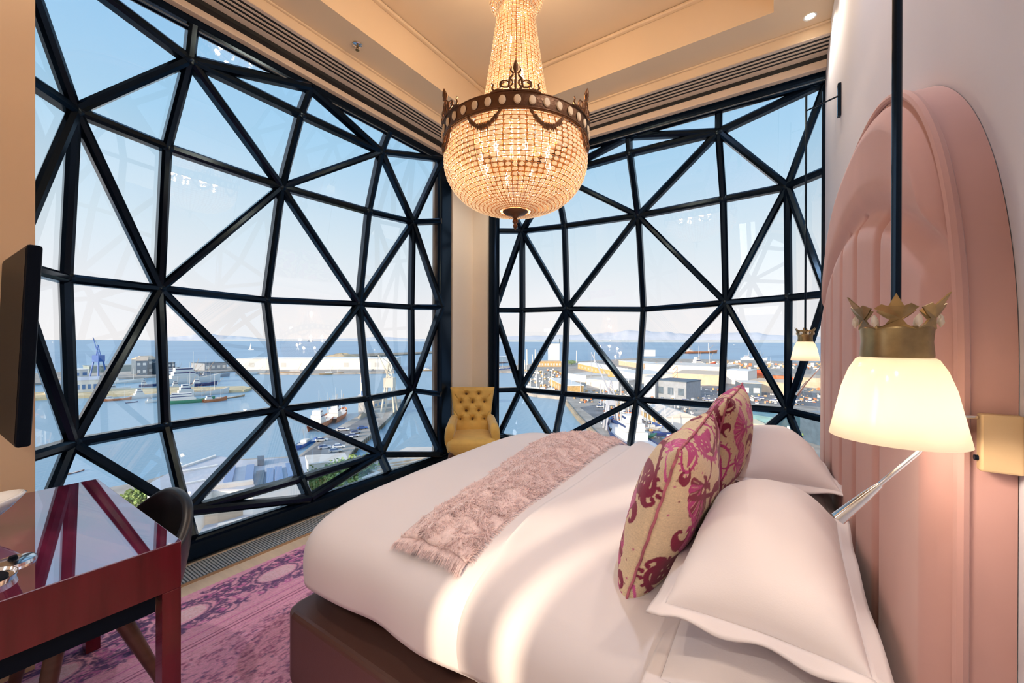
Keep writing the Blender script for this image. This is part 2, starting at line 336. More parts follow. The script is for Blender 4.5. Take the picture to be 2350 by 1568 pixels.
f = MB(); f.box((-2.79, 3.70, 0), (.4, 3.80, .32)); f.box((-2.79, 3.70, 3.285), (.4, 3.79, 3.40)); f.box((-2.79, 3.70, .32), (-2.68, 3.80, 3.285)); f.box((.266, 3.72, .32), (.4, 3.79, 3.285))
f.build('window_frame', m_black, w2, bevel=.03, seg=3)
# pale strip painting a thin highlight along the heads of the frames
rl = MB(); rl.box((-3.0, .3, 3.285), (-2.992, 3.15, 3.292)); rl.build('head_highlight', mat('highlight_steel', (.25, .3, .35), .3, .8), w1)
rl = MB(); rl.box((-2.7, 3.692, 3.285), (.28, 3.70, 3.292)); rl.build('head_highlight', MATS['highlight_steel'], w2)
# ================================================================ HEADBOARD
HX, HY0, HY1 = .225, .868, 2.86
YC = (HY0+HY1)/2; HW = (HY1-HY0)/2
def archz(t): t = min(1, abs(t)); return 1.325+.72*(1-t**2.6)**(1/2.2)
seams = [1.29, 1.62, 1.94, 2.26, 2.56]
def inner(y): t = abs((y-YC)/(HW*1.0)); return 1.775-.27*min(1, t)**2.2
def hb_relief(y, z):
    b = .0
    zi = inner(y)
    d = abs(z-zi); b += .028*(1-math.exp(-(d/.035)**2))                    # arch seam groove
    if z < zi:
        for s_ in seams:
            yy = s_+(YC-s_)*.0
            dd = abs(y-yy); b -= .024*math.exp(-(dd/.022)**2)
    t = (y-YC)/HW; edge = 1-abs(t)
    zt = archz(t); ez = (zt-z)
    e = min(edge*HW, ez)
    q_ = min(1, max(0, e/.07)); b = b*q_*q_*(3-2*q_);
    if 0 <= e < .03: b -= .012*(1-e/.03)
    return b
def hb_fn(u, v):
    t = -1+2*u; t = math.copysign(1-(1-abs(t))**1.25, t); y = YC+HW*t; zt = archz(t); vv = 1-(1-v)**1.3; z = .12+(zt-.12)*vv
    return (HX-hb_relief(y, z)-.0, y, z)
hb = empty('headboard', (XR, YC, 0), 0, 'tall arched pink velvet headboard with fluted channels behind the bed', 'headboard')
MB().grid(hb_fn, 230, 190).build('upholstery', m_pinkv, hb, smooth='all', world=True)
rim = MB()
def rim_pt(k, n):                                                            # outline from near foot over the arch to far foot
    s_ = k/n
    if s_ < .12: return (HY0, .12+(1.325-.12)*s_/.12)
    if s_ > .88: return (HY1, .12+(1.325-.12)*(1-s_)/.12)
    a = PI*(1-(s_-.12)/.76); cx = math.cos(a); t = math.copysign(abs(cx)**.8, cx); return (YC+HW*t, archz(t))
n = 120; o_ = [rim_pt(k, n) for k in range(n+1)]
rim.grid(lambda u, v: (HX+.012+(XR-HX-.013)*v, o_[round(u*n)][0], o_[round(u*n)][1]), n, 3)
rim.build('side_band', m_pinkv, hb, smooth=True, world=True)
MB().tube([(HX+.004, y, z) for y, z in o_], .009, 8).build('piping', m_pinkv, hb, smooth=True, world=True)
# ================================================================ BED
BY, BW = 1.86, 1.0
bed = empty('bed', (-.75, BY, 0), 0, 'double bed with brown leather base and mattress against the pink headboard', 'bed')
MB().prism([(-1.60, .84), (-1.645, .855), (-1.66, .90), (-1.66, 2.80), (-1.62, 2.85), (.185, 2.86), (.185, .84)], .012, .30).build('base', m_leather, bed, bevel=.02, world=True, seg=3)
box('mattress', m_linen, (-1.55, .96, .302), (.175, 2.76, .60), bed, bevel=.06, world=True, seg=4)
for x in (-1.5, .1):
    for y in (1.05, 2.65): MB().lathe([(.0, .0095), (.03, .0095), (.03, .013), (0, .013)], 16, (x, y, 0)).build('foot', m_black, bed, world=True)
ZBt, ZT = .285, .70
def duvet_top(x, y, off=0):
    return None
def sect(x, phi, off=0):
    """cross-section of the quilt: phi 0 near hem .. 1 far hem"""
    w = 1.015+off; h = ZT-ZBt+off
    x0, rr, m_ = -1.49, .30, 2.2
    if x < x0: k = max(0, 1-min(1, (x0-x)/rr)**m_)**(1/m_); 
    else: k = 1
    w2 = w*(.75+.25*k) if x < x0 else w; w2 *= (k**.25 if k > 0 else 0)
    h2 = h*k
    a = PI*(1-phi); ca, sa = math.cos(a), math.sin(a); n_ = 5.2
    y = BY+w2*math.copysign(abs(ca)**(2/n_), ca); z = ZBt+h2*abs(sa)**(2/n_)
    return y, z
def phi_w(v):                                                                # denser sampling round the shoulders
    return v
def wrinkle(p, amp=1.0):
    v = Vector((p[0]*2.2, p[1]*1.6, p[2]*2)); a = noise.noise(v)*.014+noise.noise(v*2.7+Vector((3, 1, 2)))*.006
    return a*amp
def duvet_fn(x0, x1, off, hem=0.0, amp=1.0):
    def fn(u, v):
        x = x0+(x1-x0)*u
        ph = .5-.5*math.cos(PI*(.02+.96*v)) if False else .015+.97*v
        y, z = sect(x, ph, off)
        side = max(0, 1-(z-ZBt)/.35)
        drape = .018*math.sin(x*9+noise.noise(Vector((x*2, 0, 0)))*3)*side
        w = wrinkle((x, y, z), amp)
        y += (drape if y < BY else -drape)-(.05*side if y > BY else -.05*side)*1.0
        z += w*(.5+.5*min(1, (z-ZBt)/.3)); 
        y += w*.8*side*(1 if y > BY else -1)
        z += .05*max(0, 1-(z-ZBt)/.2)*max(0, min(1, (x+1.5)/1.0)) if y < BY else 0; return (x, y, max(z, .275-hem))
    return fn
dv = MB().grid(duvet_fn(-1.789, .17, 0), 190, 150).build('duvet', m_sheet, None, smooth='all', thick=.012)
tag(dv, 'large off-white duvet hanging over the foot and near side of the bed', 'duvet')
def fold_fn(u, v):
    xe = -.75+.012*math.sin(v*5+.5)+.02*noise.noise(Vector((v*6, 2, 0)))
    x = xe+(.16-xe)*u
    x_, y, z = duvet_fn(-1.8, .17, .0)((x+1.8)/1.97, v)
    lift = .024+.022*math.exp(-(u*12)**2)+.004*math.sin(x*14+y*3)*(u > .05)
    ca = abs((y-BY)/1.03)
    ny = math.copysign(min(1, ca**6), y-BY); nz = math.sqrt(max(0, 1-ny*ny))
    if u == 0: lift = .004
    return (x, y+ny*lift, z+nz*lift)
fs = MB().grid(fold_fn, 90, 150).build('top_sheet', m_sheet, None, smooth='all', thick=.006)
tag(fs, 'smooth off-white folded-back sheet over the upper half of the bed', 'sheet')
def top_z(x, y):
    w = 1.03; t = min(1, abs(y-BY)/w); h = ZT-ZBt
    if x < -1.49: h *= max(0, 1-((-1.49-x)/.30)**2.2)**(1/2.2)
    return ZBt+h*(1-t**5.2)**(1/5.2)+wrinkle((x, y, .68))
# ---- blush throw
def throw_edge(s_):                                                          # s 0 near end .. 1 far end : x range
    xl = -1.13-.22*s_+.03*math.sin(s_*7); xr = -.85-.04*s_+.02*math.sin(s_*5+1)
    return xl, xr
def throw_pt(u, v, lift=0):
    y = .985+v*(2.80-.985); y += (.0 if v > 0 else 0)
    xl, xr = throw_edge(v); x = xl+(xr-xl)*u
    if v < .12: x += .02*math.sin(u*9)*(1-v/.12)
    e = min(u, 1-u)*(xr-xl); ev = (v*(2.8-.93))
    z = top_z(x, y)+.012+.030*(1-math.exp(-(e/.04)**1.5))*min(1, .4+ev/.05)
    # a fold running along it
    z += .018*math.exp(-((u-.42-.1*v)/.10)**2)*(1-v*.6)+.010*math.sin(u*11+v*3)*.5
    return Vector((x, y, z+lift))
th = empty('throw', (-1, 1.8, .7), 0, 'fluffy blush-pink throw laid across the duvet', 'throw')
m_fur = mat('blush_fur', (.86, .68, .67), .9, var=.10, vscale=60, sheen=.3, bump=.4, bscale=160, bdist=.006)
MB().grid(lambda u, v: throw_pt(u, v), 60, 220).build('cloth', m_fur, th, smooth='all', world=True, thick=.01)
fur = MB(); rnd = random.Random(3)
def strand(p, d, l, w=.0016):
    s_ = Vector((rnd.uniform(-1, 1), rnd.uniform(-1, 1), 0)).normalized()*w
    q = p+d*l*.55; r_ = p+d*l+Vector((0, 0, -l*.25))
    k = len(fur.v); fur.v += [tuple(p-s_), tuple(p+s_), tuple(q+s_*.6), tuple(q-s_*.6), tuple(r_)]; fur.f += [(k, k+1, k+2, k+3), (k+3, k+2, k+4)]
for i in range(26000):
    u, v = rnd.random(), rnd.random()**1.15
    p = throw_pt(u, v, .002); g_ = noise.noise(p*14)*1.5
    d_ = Vector((math.cos(g_*3+.6)*.8+rnd.uniform(-.4, .4), math.sin(g_*3+.6)*.8-.2+rnd.uniform(-.4, .4), .45)).normalized()
    strand(p, d_, rnd.uniform(.014, .032), .0019)
for i in range(2600):                                                        # fringe at near end and along the right edge
    if i % 3: u = rnd.random(); p = throw_pt(u, 0); strand(p, Vector((rnd.uniform(-.25, .25), -1, -.25)).normalized(), rnd.uniform(.03, .06), .002)
    else: v = rnd.random(); p = throw_pt(1, v); strand(p, Vector((1, rnd.uniform(-.5, .1), -.05)).normalized(), rnd.uniform(.015, .035), .002)
fur.keep = True
fur.build('pile', m_fur, th, world=True)
# ---- painted cloth patterns (numpy rasters sampled as colour attributes)
class Cv:
    def __init__(s, n, m, col): s.n, s.m = n, m; s.a = np.ones((n, m, 3))*np.array(col); s.y, s.x = np.mgrid[0:n, 0:m].astype(float)
    def cap(s, p, q, r0, r1, col, al=1.0):
        R = max(r0, r1)+1; x0, x1 = int(min(p[0], q[0])-R), int(max(p[0], q[0])+R)+1; y0, y1 = int(min(p[1], q[1])-R), int(max(p[1], q[1])+R)+1
        x0, y0 = max(0, x0), max(0, y0); x1, y1 = min(s.m, x1), min(s.n, y1)
        if x1 <= x0 or y1 <= y0: return
        X = s.x[y0:y1, x0:x1]; Y = s.y[y0:y1, x0:x1]; dx, dy = q[0]-p[0], q[1]-p[1]; L = dx*dx+dy*dy+1e-9
        t = np.clip(((X-p[0])*dx+(Y-p[1])*dy)/L, 0, 1); d = np.hypot(X-p[0]-t*dx, Y-p[1]-t*dy)-(r0+(r1-r0)*t)
        m_ = (np.clip(.5-d, 0, 1)*al)[..., None]; s.a[y0:y1, x0:x1] = s.a[y0:y1, x0:x1]*(1-m_)+np.array(col)*m_
    def line(s, pts, r, col, al=1.0):
        rs = r if isinstance(r, (list, tuple)) else [r]*len(pts)
        for i in range(len(pts)-1): s.cap(pts[i], pts[i+1], rs[i], rs[i+1], col, al)
def paisley(cv, cx, cy, L, ang, c1, c2, bg):
    """a curled boteh with scalloped outline"""
    def T(x, y): ca, sa = math.cos(ang), math.sin(ang); return (cx+L*(x*ca-y*sa), cy+L*(x*sa+y*ca))
    out = [];
    for k in range(41):
        a = 2*PI*k/40; r = .5*(1-.35*math.cos(a)); x = .9*math.sin(a)*r*.8; y = -math.cos(a)*.62; x += .28*max(0, y)**2*1.6; out.append((x, y))
    cv.line([T(*p) for p in out], .05*L, c1)
    for k in range(0, 40, 2): x, y = out[k]; cv.cap(T(x*1.22, y*1.15), T(x*1.28, y*1.2), .035*L, .02*L, c1)
    for k in range(30):
        s_ = k/29; cv.cap(T(.05+.22*s_**2, -.32+.75*s_), T(.05+.22*s_**2, -.30+.75*s_), .22*L*(1-s_)**.7, .22*L*(1-s_)**.7, c1)
    for k in range(5): a = k*1.25; cv.cap(T(.05+.09*math.cos(a), -.25+.1*math.sin(a)), T(.05+.12*math.cos(a), -.25+.13*math.sin(a)), .02*L, .01*L, c2)
def curl(cv, cx, cy, L, ang, c1):
    pts = []; rs = []
    for k in range(26):
        s_ = k/25; a = ang+s_*5.2; r = L*.42*(1-s_*.75); pts.append((cx+r*math.cos(a), cy+r*math.sin(a))); rs.append(L*(.05+.13*math.sin(PI*min(1, s_*1.15))**2))
    cv.line(pts, rs, c1)
def tulip(cv, cx, cy, L, ang, c1, c2, bg):
    def T(x, y): ca, sa = math.cos(ang), math.sin(ang); return (cx+L*(x*ca-y*sa), cy+L*(x*sa+y*ca))
    for k in range(9):
        a = -1.15+2.3*k/8; cv.cap(T(0, 0), T(.50*math.sin(a), .52*math.cos(a)), .05*L, .10*L, c2 if k % 2 else c1)
    for k in range(11): a = -1.2+2.4*k/10; cv.cap(T(.3*math.sin(a), .3*math.cos(a)), T(.52*math.sin(a), .55*math.cos(a)), .008*L, .012*L, bg, .6)
    cv.cap(T(0, 0), T(0, .12), .10*L, .09*L, c1); cv.cap(T(0, 0.05), T(0, .1), .04*L, .04*L, bg)
    for sx in (-1, 1): cv.line([T(0, -.02), T(.12*sx, -.12), T(.24*sx, -.10)], [.05*L, .06*L, .02*L], c1)
    cv.line([T(0, 0), T(.03, -.3), T(-.02, -.6), T(.08, -.9)], .03*L, c1)
def suzani(seed):
    r = random.Random(seed); bg = (.70, .56, .38); ma = (.48, .045, .22); mr_ = (.22, .012, .055); pk = (.62, .10, .33)
    cv = Cv(420, 420, bg)
    tulip(cv, 110, 300, 120, .1, ma, pk, bg); tulip(cv, 300, 120, 115, 2.4, mr_, ma, bg); tulip(cv, 395, 330, 105, 1.2, ma, pk, bg); tulip(cv, 30, 60, 105, .8, pk, ma, bg)
    paisley(cv, 120, 105, 145, .2, mr_, bg, bg); paisley(cv, 310, 290, 155, -.5, mr_, bg, bg); paisley(cv, 400, 60, 90, 2.6, ma, bg, bg); paisley(cv, 20, 400, 90, -.4, mr_, bg, bg); paisley(cv, 215, 400, 80, 1.6, ma, bg, bg)
    for (x, y, L, a) in ((205, 205, 70, .4), (230, 300, 60, 2.5), (60, 200, 62, 4.1), (215, 60, 62, 1.2), (385, 205, 66, 3.2), (310, 395, 55, 5.1), (120, 400, 50, .2), (30, 300, 50, 2.)): curl(cv, x, y, L, a, mr_ if r.random() > .4 else ma)
    for p in (((205, 250), (180, 180), (215, 120), (190, 60)), ((60, 230), (90, 180), (60, 140)), ((300, 210), (270, 170), (290, 60)), ((380, 250), (350, 200), (395, 150))): cv.line(list(p), 5.5, mr_)
    tulip(cv, 205, 330, 90, 2.9, ma, pk, bg); tulip(cv, 60, 215, 85, -1.2, pk, ma, bg); tulip(cv, 225, 95, 80, .9, ma, pk, bg); paisley(cv, 300, 395, 100, 1.1, mr_, bg, bg); paisley(cv, 385, 190, 110, .1, ma, bg, bg)
    for (x, y, L, a) in ((165, 250, 60, 1.0), (265, 190, 66, 3.6), (150, 30, 58, 5.0), (340, 30, 55, .8)): curl(cv, x, y, L, a, mr_)
    for _ in range(60): x, y = r.uniform(0, 420), r.uniform(0, 420); cv.cap((x, y), (x+1, y+1), 2.2, 2.2, mr_ if r.random() > .5 else ma, .8)
    a = cv.a*(1+.06*np.random.RandomState(seed).randn(420, 420, 1)); a *= (1-.05*(np.sin(np.arange(420)*2.1)[None, :, None] > .4))
    return np.clip(a, 0, 1)
def paint(o, cols):
    me = o.data; ca = me.color_attributes.new('pattern', 'FLOAT_COLOR', 'POINT')
    arr = np.ones((len(me.vertices), 4)); arr[:, :3] = cols; ca.data.foreach_set('color', arr.ravel())
def frame_from(o, ux, uy):
    ux = Vector(ux).normalized(); uz = ux.cross(Vector(uy)).normalized(); uy = uz.cross(ux)
    m_ = Matrix((ux, uy, uz)).transposed().to_4x4(); m_.translation = Vector(o); return m_
def pillow(name, a, b, T, m_, mx, n=70, flange=0, bow=.07, seed=0, pattern=None, bend=0, ptT=.5, dent=0, droop=0, Tb=None):
    """two stuffed faces; a,b half sizes along local x,y; T half thickness"""
    mb = MB(); mb.keep = True; cols = []
    for side in (1, -1):
        def fn(u, v, side=side):
            s_, t_ = -1+2*u, -1+2*v
            s2 = math.copysign(1-(1-abs(s_))**1.4, s_); t2 = math.copysign(1-(1-abs(t_))**1.4, t_)
            x = a*s2*(1-bow*(1-t2*t2)); y = b*t2*(1-bow*(1-s2*s2))
            th_ = max(0, (1-s2**2)*(1-t2**2)); z = (T if side > 0 or Tb is None else Tb)*th_**ptT*side
            nz = noise.noise(Vector((x*6+seed, y*6, side*2+seed)))
            rad = (abs(s2)**3+abs(t2)**3)*.5
            z += nz*.018*min(1, th_*3)+side*.0
            cr = math.sin((math.atan2(y, x)*13+seed))*.006*rad*min(1, th_*8)
            z += cr*side
            if dent: z -= dent*math.exp(-((s2-.1)**2*3+(t2-.95)**2*6))*side
            z += bend*(x/a)**2-droop*(abs(s2)**2.5*.5+abs(t2)**2.5*.5)
            cols.append((u, v, side)); return (x, y, z)
        k0 = len(mb.v); mb.grid(fn, n, n)
        if side < 0: mb.f = [f_ if min(f_) < k0 else f_[::-1] for f_ in mb.f]
    o = empty(name, mx.translation)
    rm = mx.to_3x3().to_4x4()
    p = mb.build('cover', m_, o, smooth='all', mx=rm)
    if pattern is not None:
        nn = pattern.shape[0]-1
        paint(p, np.array([pattern[int(u*nn), int((v if sd > 0 else 1-v)*nn)] for u, v, sd in cols]))
    # flange or seam lip
    ed = []
    for k in range(4*40+1):
        q = k/40; i = int(q) % 4; fr = q-int(q) if k < 160 else 0; s_, t_ = [(-1+2*fr, -1), (1, -1+2*fr), (1-2*fr, 1), (-1, 1-2*fr)][i]
        x = a*s_*(1-bow*(1-t_*t_)); y = b*t_*(1-bow*(1-s_*s_)); z = bend*(x/a)**2-droop*(abs(s_)**2.5*.5+abs(t_)**2.5*.5)
        ed.append((x, y, z, s_, t_))
    if flange:
        fl = MB(); k0 = 0
        def ff(u, v):
            x, y, z, s_, t_ = ed[round(u*160)]; r = flange*v; l = max(abs(s_), abs(t_))
            dx = max(-1, min(1, s_*1.0 if abs(s_) > .999 else s_*.25)); dy = max(-1, min(1, t_*1.0 if abs(t_) > .999 else t_*.25))
            return (x+dx*r, y+dy*r, z+.008*math.sin(u*60+seed)*v-.01*v)
        fl.grid(ff, 160, 4).build('flange', m_, o, smooth='all', thick=.004, mx=rm)
    else:
        lip = MB().tube([(x*1.01, y*1.01, z+.001*math.sin(k*1.3)) for k, (x, y, z, s_, t_) in enumerate(ed)], .0035, 6)
        lip.build('seam', m_, o, smooth=True, mx=rm) if pattern is None else lip.build('seam', mat('cushion_piping', (.42, .12, .17), .8, var=.4, vscale=30), o, smooth=True, mx=rm)
    return o
# white pillows: near stack of two, far stack of two
pA = pillow('pillow', .385, .172, .085, m_linen, frame_from((-.025, 1.23, .695), (0, 1, .012), (-1, 0, .02)), flange=.03, seed=1, bow=.02, Tb=.02)
tag(pA, 'lower off-white flanged pillow of the near stack, under the other pillow', 'pillow', 'pillows on the bed')
pB = pillow('pillow', .36, .168, .175, m_linen, frame_from((-.022, 1.26, .812), (.03, 1, .0), (-1, .03, .0)), flange=.032, seed=5, bow=.05, Tb=.05, ptT=.5)
tag(pB, 'upper off-white flanged pillow of the near stack, resting against the headboard', 'pillow', 'pillows on the bed')
pC = pillow('pillow', .35, .180, .07, m_linen, frame_from((-.02, 2.24, .74), (0, 1, 0), (-1, 0, .02)), flange=.03, seed=9, bow=.02, Tb=.02)
tag(pC, 'lower off-white flanged pillow of the far stack by the right window', 'pillow', 'pillows on the bed')
pD = pillow('pillow', .35, .185, .15, m_linen, frame_from((-.025, 2.21, .832), (-.10, 1, 0), (-1, -.12, .0)), flange=.032, seed=12, bow=.05, Tb=.04, ptT=.5)
tag(pD, 'upper off-white flanged pillow of the far stack, beside the far end of the headboard', 'pillow', 'pillows on the bed')
m_suz = mat('suzani_cotton', (.6, .4, .3), .8, attr='pattern', bump=.25, bscale=500, bdist=.001, sheen=.15)
c1 = pillow('cushion', .31, .245, .105, m_suz, frame_from((-.275, 1.36, .885), (0.0, 1, 0.02), (.30, 0, .95)), n=230, seed=3, bow=.05, pattern=suzani(3), ptT=.45)
tag(c1, 'large cream cushion with magenta paisley print leaning on the near pillows', 'cushion', 'printed cushions on the bed')
c2 = pillow('cushion', .27, .25, .10, m_suz, frame_from((-.20, 1.93, .93), (0.02, 1, .02), (.22, 0, .97)), n=200, seed=8, bow=.05, pattern=suzani(8)[::-1, ::-1], ptT=.45)
tag(c2, 'cream and magenta printed cushion standing behind the larger printed cushion', 'cushion', 'printed cushions on the bed')
# ================================================================ ARMCHAIR
ac = empty('armchair', (-2.57, 3.16, 0), math.atan2(.636, .778)*1.0, 'small mustard yellow armchair with buttoned back in the corner between the windows', 'armchair')
# local frame: +y is back, x right, front faces -y
bt = []
for r, (z, n_) in enumerate(((.80, 2), (.715, 3), (.625, 2), (.54, 3))):
    for k in range(n_): bt.append(((k-(n_-1)/2)*.135*(1 if n_ == 2 else .95), z))
def back_w(z): q = max(0, min(1, (z-.40)/.47)); return .185+.055*q**1.4
def back_fn(side):
    def fn(u, v):
        z = .38+.49*v; w = back_w(z)
        s_ = -1+2*u; s2 = math.copysign(1-(1-abs(s_))**1.5, s_); x = w*s2
        vv = min((z-.38), (.87-z)); er = min(1, max(0, vv)/.03)**.5 if z > .6 else 1
        th_ = .055*(1-abs(s2)**6)**.5*er
        y0 = .235+.12*(z-.4)/.47-.03*s2*s2
        if side < 0:
            dep = 0
            for bx, bz in bt: d2 = ((x-bx)**2+(z-bz)**2); dep = max(dep, .042*math.exp(-d2/.0010))
            cr = 0
            for bx, bz in bt:
                for dx in (-.067, .067):
                    q = ((x-bx)-(z-bz)*(dx/.0875)*-1); 
                    if 0 < z-bz < .0875 and 0 <= (x-bx)*math.copysign(1, dx) <= .067: cr = max(cr, .012*math.exp(-(abs((x-bx)-dx*(z-bz)/.0875)/.007)**2))
            th_ -= max(dep, cr)
            return (x, y0-th_, z)
        return (x, y0+th_*.6, z)
    return fn
bk = MB(); bk.grid(back_fn(-1), 90, 90); bk.grid(back_fn(1), 30, 30)
bk.build('backrest', m_yellow, ac, smooth='all')
for bx, bz in bt:
    MB().lathe([(0, -.008), (.010, -.006), (.013, 0), (0, .002)], 12, (bx, .235+.12*(bz-.4)/.47-.024, bz), 'y').build('button', m_button, ac, smooth=True)
def seat_fn(u, v):
    a = 2*PI*u; n_ = 4.5; cx, sy = math.cos(a), math.sin(a); ex = math.copysign(abs(cx)**(2/n_), cx); ey = math.copysign(abs(sy)**(2/n_), sy)
    prof = [(0, .452), (.55, .450), (.85, .440), (.97, .415), (1, .38), (.98, .345), (.90, .318), (.85, .30), (0, .30)]
    f_ = v*(len(prof)-1); i = min(int(f_), len(prof)-2); q = f_-i; r = prof[i][0]*(1-q)+prof[i+1][0]*q; z = prof[i][1]*(1-q)+prof[i+1][1]*q
    wf = .255 if ey < 0 else .215
    return (ex*r*wf, -.045+ey*r*.275, z-(.028*(1-ex*ex)*0 if z > .4 else 0)-.02*(z < .36)*(1-abs(ex)))
MB().grid(seat_fn, 64, 24).build('seat', m_yellow, ac, smooth='all')
for sx in (-1, 1):
    def arm_fn(u, v, sx=sx):
        yy = -.235+.45*u; a = PI*(-.15+1.3*v)
        rr = .062-.006*u; top = .555+.03*u-.055*max(0, (.12-u)/.12)**2
        lp = [(-.045, .30), (-.048, .44), (-.046, .50)]
        q = v
        pts = [(.19, .34), (.187, .44), (.18, .50), (.172, .535), (.185, .565), (.215, .578), (.245, .565), (.262, .53), (.268, .48), (.262, .42), (.245, .34), (.235, .31)]
        f_ = q*(len(pts)-1); i = min(int(f_), len(pts)-2); w_ = f_-i; x = pts[i][0]*(1-w_)+pts[i+1][0]*w_; z = pts[i][1]*(1-w_)+pts[i+1][1]*w_
        z2 = z-.06*max(0, (.15-u)/.15)**2*(z > .4)+.02*u
        sh = .93 if u in (0, 1) else 1
        x = .225+(x-.225)*(sh if u > 0 else .8)-.02*u
        return (sx*x, yy, z2)
    am = MB(); am.grid(arm_fn, 24, 33); k = 0; nv = 34
    am.f.append(tuple(range(0, nv))); am.f.append(tuple(range(24*nv, 25*nv)))
    am.build('armrest', m_yellow, ac, smooth=True, sub=1)
for x, y, dx, dy in ((-.20, -.25, -.01, -.01), (.20, -.25, .01, -.01), (-.16, .18, -.03, .05), (.16, .18, .03, .05)):
    MB().tube([(x, y, .315), (x+dx*1.4, y+dy*1.4, .22), (x+dx*.4, y+dy*.4, .12), (x+dx, y+dy, .0)], [.024, .027, .017, .013], 12).build('leg', m_walnut, ac, smooth=True)
# ================================================================ DESK, DESK CHAIR
DX0, DX1, DY0, DY1, DZ = -2.562, -1.556, -1.1, .476, .75
dk = empty('desk', (-2.06, -.3, 0), 0, 'glossy dark red lacquered desk against the left wall', 'desk')
box('tabletop', m_top, (DX0, DY0, DZ-.003), (DX1, DY1, DZ), dk, world=True, bevel=.001)
box('apron', m_maho, (DX0, DY0, .606), (DX1-.0005, DY1-.0005, DZ-.0035), dk, world=True, bevel=.0015)
box('inset_box', m_black2, (DX0+.05, DY0+.06, .555), (DX1-.012, DY1-.06, .605), dk, world=True)  # near-black box set back under the apron
for x in (DX0, DX1-.0625):
    for y in (DY0, DY1-.046): box('leg', m_maho, (x+.0006, y-.001, .0095), (x+.062, y+.0455, .6055), dk, world=True, bevel=.002)
dc = empty('desk_chair', (-2.125, .50, .0095), 0, 'black leather tub chair with dark wooden legs tucked behind the desk', 'chair')
def shell(u, v, off=0):
    a = PI*(.02+.96*u); w, dp = .30+off, .22+off
    top = .735-.14*abs(math.cos(a))**2.2-.03*abs(math.cos(a))
    z = .42+(top-.42)*v; k = .86+.14*v+.03*math.sin(v*PI)
    return (w*k*math.copysign(abs(math.cos(a))**.75, math.cos(a)), -.08+dp*k*math.sin(a)**.8, z)
sh = MB(); sh.grid(shell, 48, 14); sh.build('backrest', m_bleather, dc, smooth='all', thick=.035, sub=1)
def dseat(u, v):
    a = 2*PI*u; r = v; n_ = 3; ex = math.copysign(abs(math.cos(a))**(2/n_), math.cos(a)); ey = math.copysign(abs(math.sin(a))**(2/n_), math.sin(a))
    return (ex*r*.22, -.10+ey*r*.20, .47-.03*r**6)
st = MB(); st.grid(dseat, 40, 10); st.build('seat', m_bleather, dc, smooth='all', thick=.06)
for sx in (-1, 1):
    MB().tube([(sx*.16, -.22, .44), (sx*.20, -.26, .22), (sx*.22, -.30, 0)], [.026, .021, .014], 10).build('leg', m_walnut, dc, smooth=True)
    MB().tube([(sx*.16, -.10, .44), (sx*.195, -.02, .22), (sx*.225, .06, 0)], [.026, .02, .014], 10).build('leg', m_walnut, dc, smooth=True)
# things on the desk (only their tips reach into the picture)
bowl = MB()
q = at(28, 1118, 'x', -1.95)
bl = empty('serving_bowl', (-2.13, .045, DZ), 0, 'shiny white pointed bowl on the far left end of the desk', 'bowl')
def leaf(u, v):
    a = 2*PI*u; r = v; w = .20*(1+.25*math.cos(a)); x = r*w*math.cos(a)*1.15; y = r*.10*math.sin(a); return (y*1.0, x*.62, .012+.075*r**2.2+.03*max(0, math.cos(a))*r**3)
MB().grid(leaf, 48, 12).build('dish', mat('white_glaze', (.85, .85, .86), .08, coat=.6), bl, smooth='all', thick=.008)
MB().lathe([(0, 0), (.045, 0), (.04, .012), (0, .014)], 24).build('foot', MATS['white_glaze'], bl, smooth=True)
tr = empty('tray', (-1.70, .10, DZ), 0, 'small round chrome-rimmed tray at the front edge of the desk', 'tray')
MB().lathe([(0, .002), (.055, .002), (.060, .004), (.064, .014), (.066, .014), (.062, .0), (0, 0)], 48).build('plate', m_chrome, tr, smooth=True)
MB().lathe([(0, .003), (.05, .003), (.05, .009), (0, .010)], 40).build('liner', m_black2, tr, smooth=True)
cl = empty('lid', (-1.79, .165, DZ), 0, 'bright chrome disc lid lying behind the round tray on the desk', 'lid')
MB().lathe([(0, .012), (.03, .012), (.043, .008), (.045, 0), (.043, .0), (0, .0)], 40).build('disc', m_chrome, cl, smooth=True)
MB().lathe([(0, .02), (.008, .02), (.010, .012), (0, .0115)], 16).build('knob', m_black2, cl, smooth=True)
# ================================================================ TELEVISION
tvr = at(62, 559, 'x', -2.02); br = at(34, 1030, 'x', -2.09); tl = Vector((-2.54, .208, tvr.z)); bl_ = at(-6, 1022, 'x', -2.57)
bl_ = Vector((-2.56, .19, br.z))
tv = empty('television', (-2.30, .2, 1.35), 0, 'black flat television swung out from the end of the left wall, seen edge on', 'television')
nrm = (tvr-tl).cross(br-tvr).normalized(); nrm = nrm if nrm.y < 0 else -nrm
def quad(mb, P, a, b):
    vs = [p+nrm*a for p in P]+[p+nrm*b for p in P]; mb.add(vs, [(0, 1, 2, 3), (7, 6, 5, 4), (0, 4, 5, 1), (1, 5, 6, 2), (2, 6, 7, 3), (3, 7, 4, 0)])
PQ = [tl, tvr, br, bl_]; m_ = MB(); quad(m_, PQ, 0, -.035); m_.build('body', m_black2, tv, world=True, bevel=.008)
ctr = sum(PQ, Vector())/4; m_ = MB(); quad(m_, [ctr+(p-ctr)*.96 for p in PQ], .0012, .0002); m_.build('screen', mat('screen_glass', (.003, .006, .012), .3, spec=.03), tv, world=True)
MB().tube([ctr-nrm*.03+Vector((-.2, 0, 0)), (-2.57, .24, 1.35)], .018, 10).build('wall_arm', m_black2, tv, world=True)
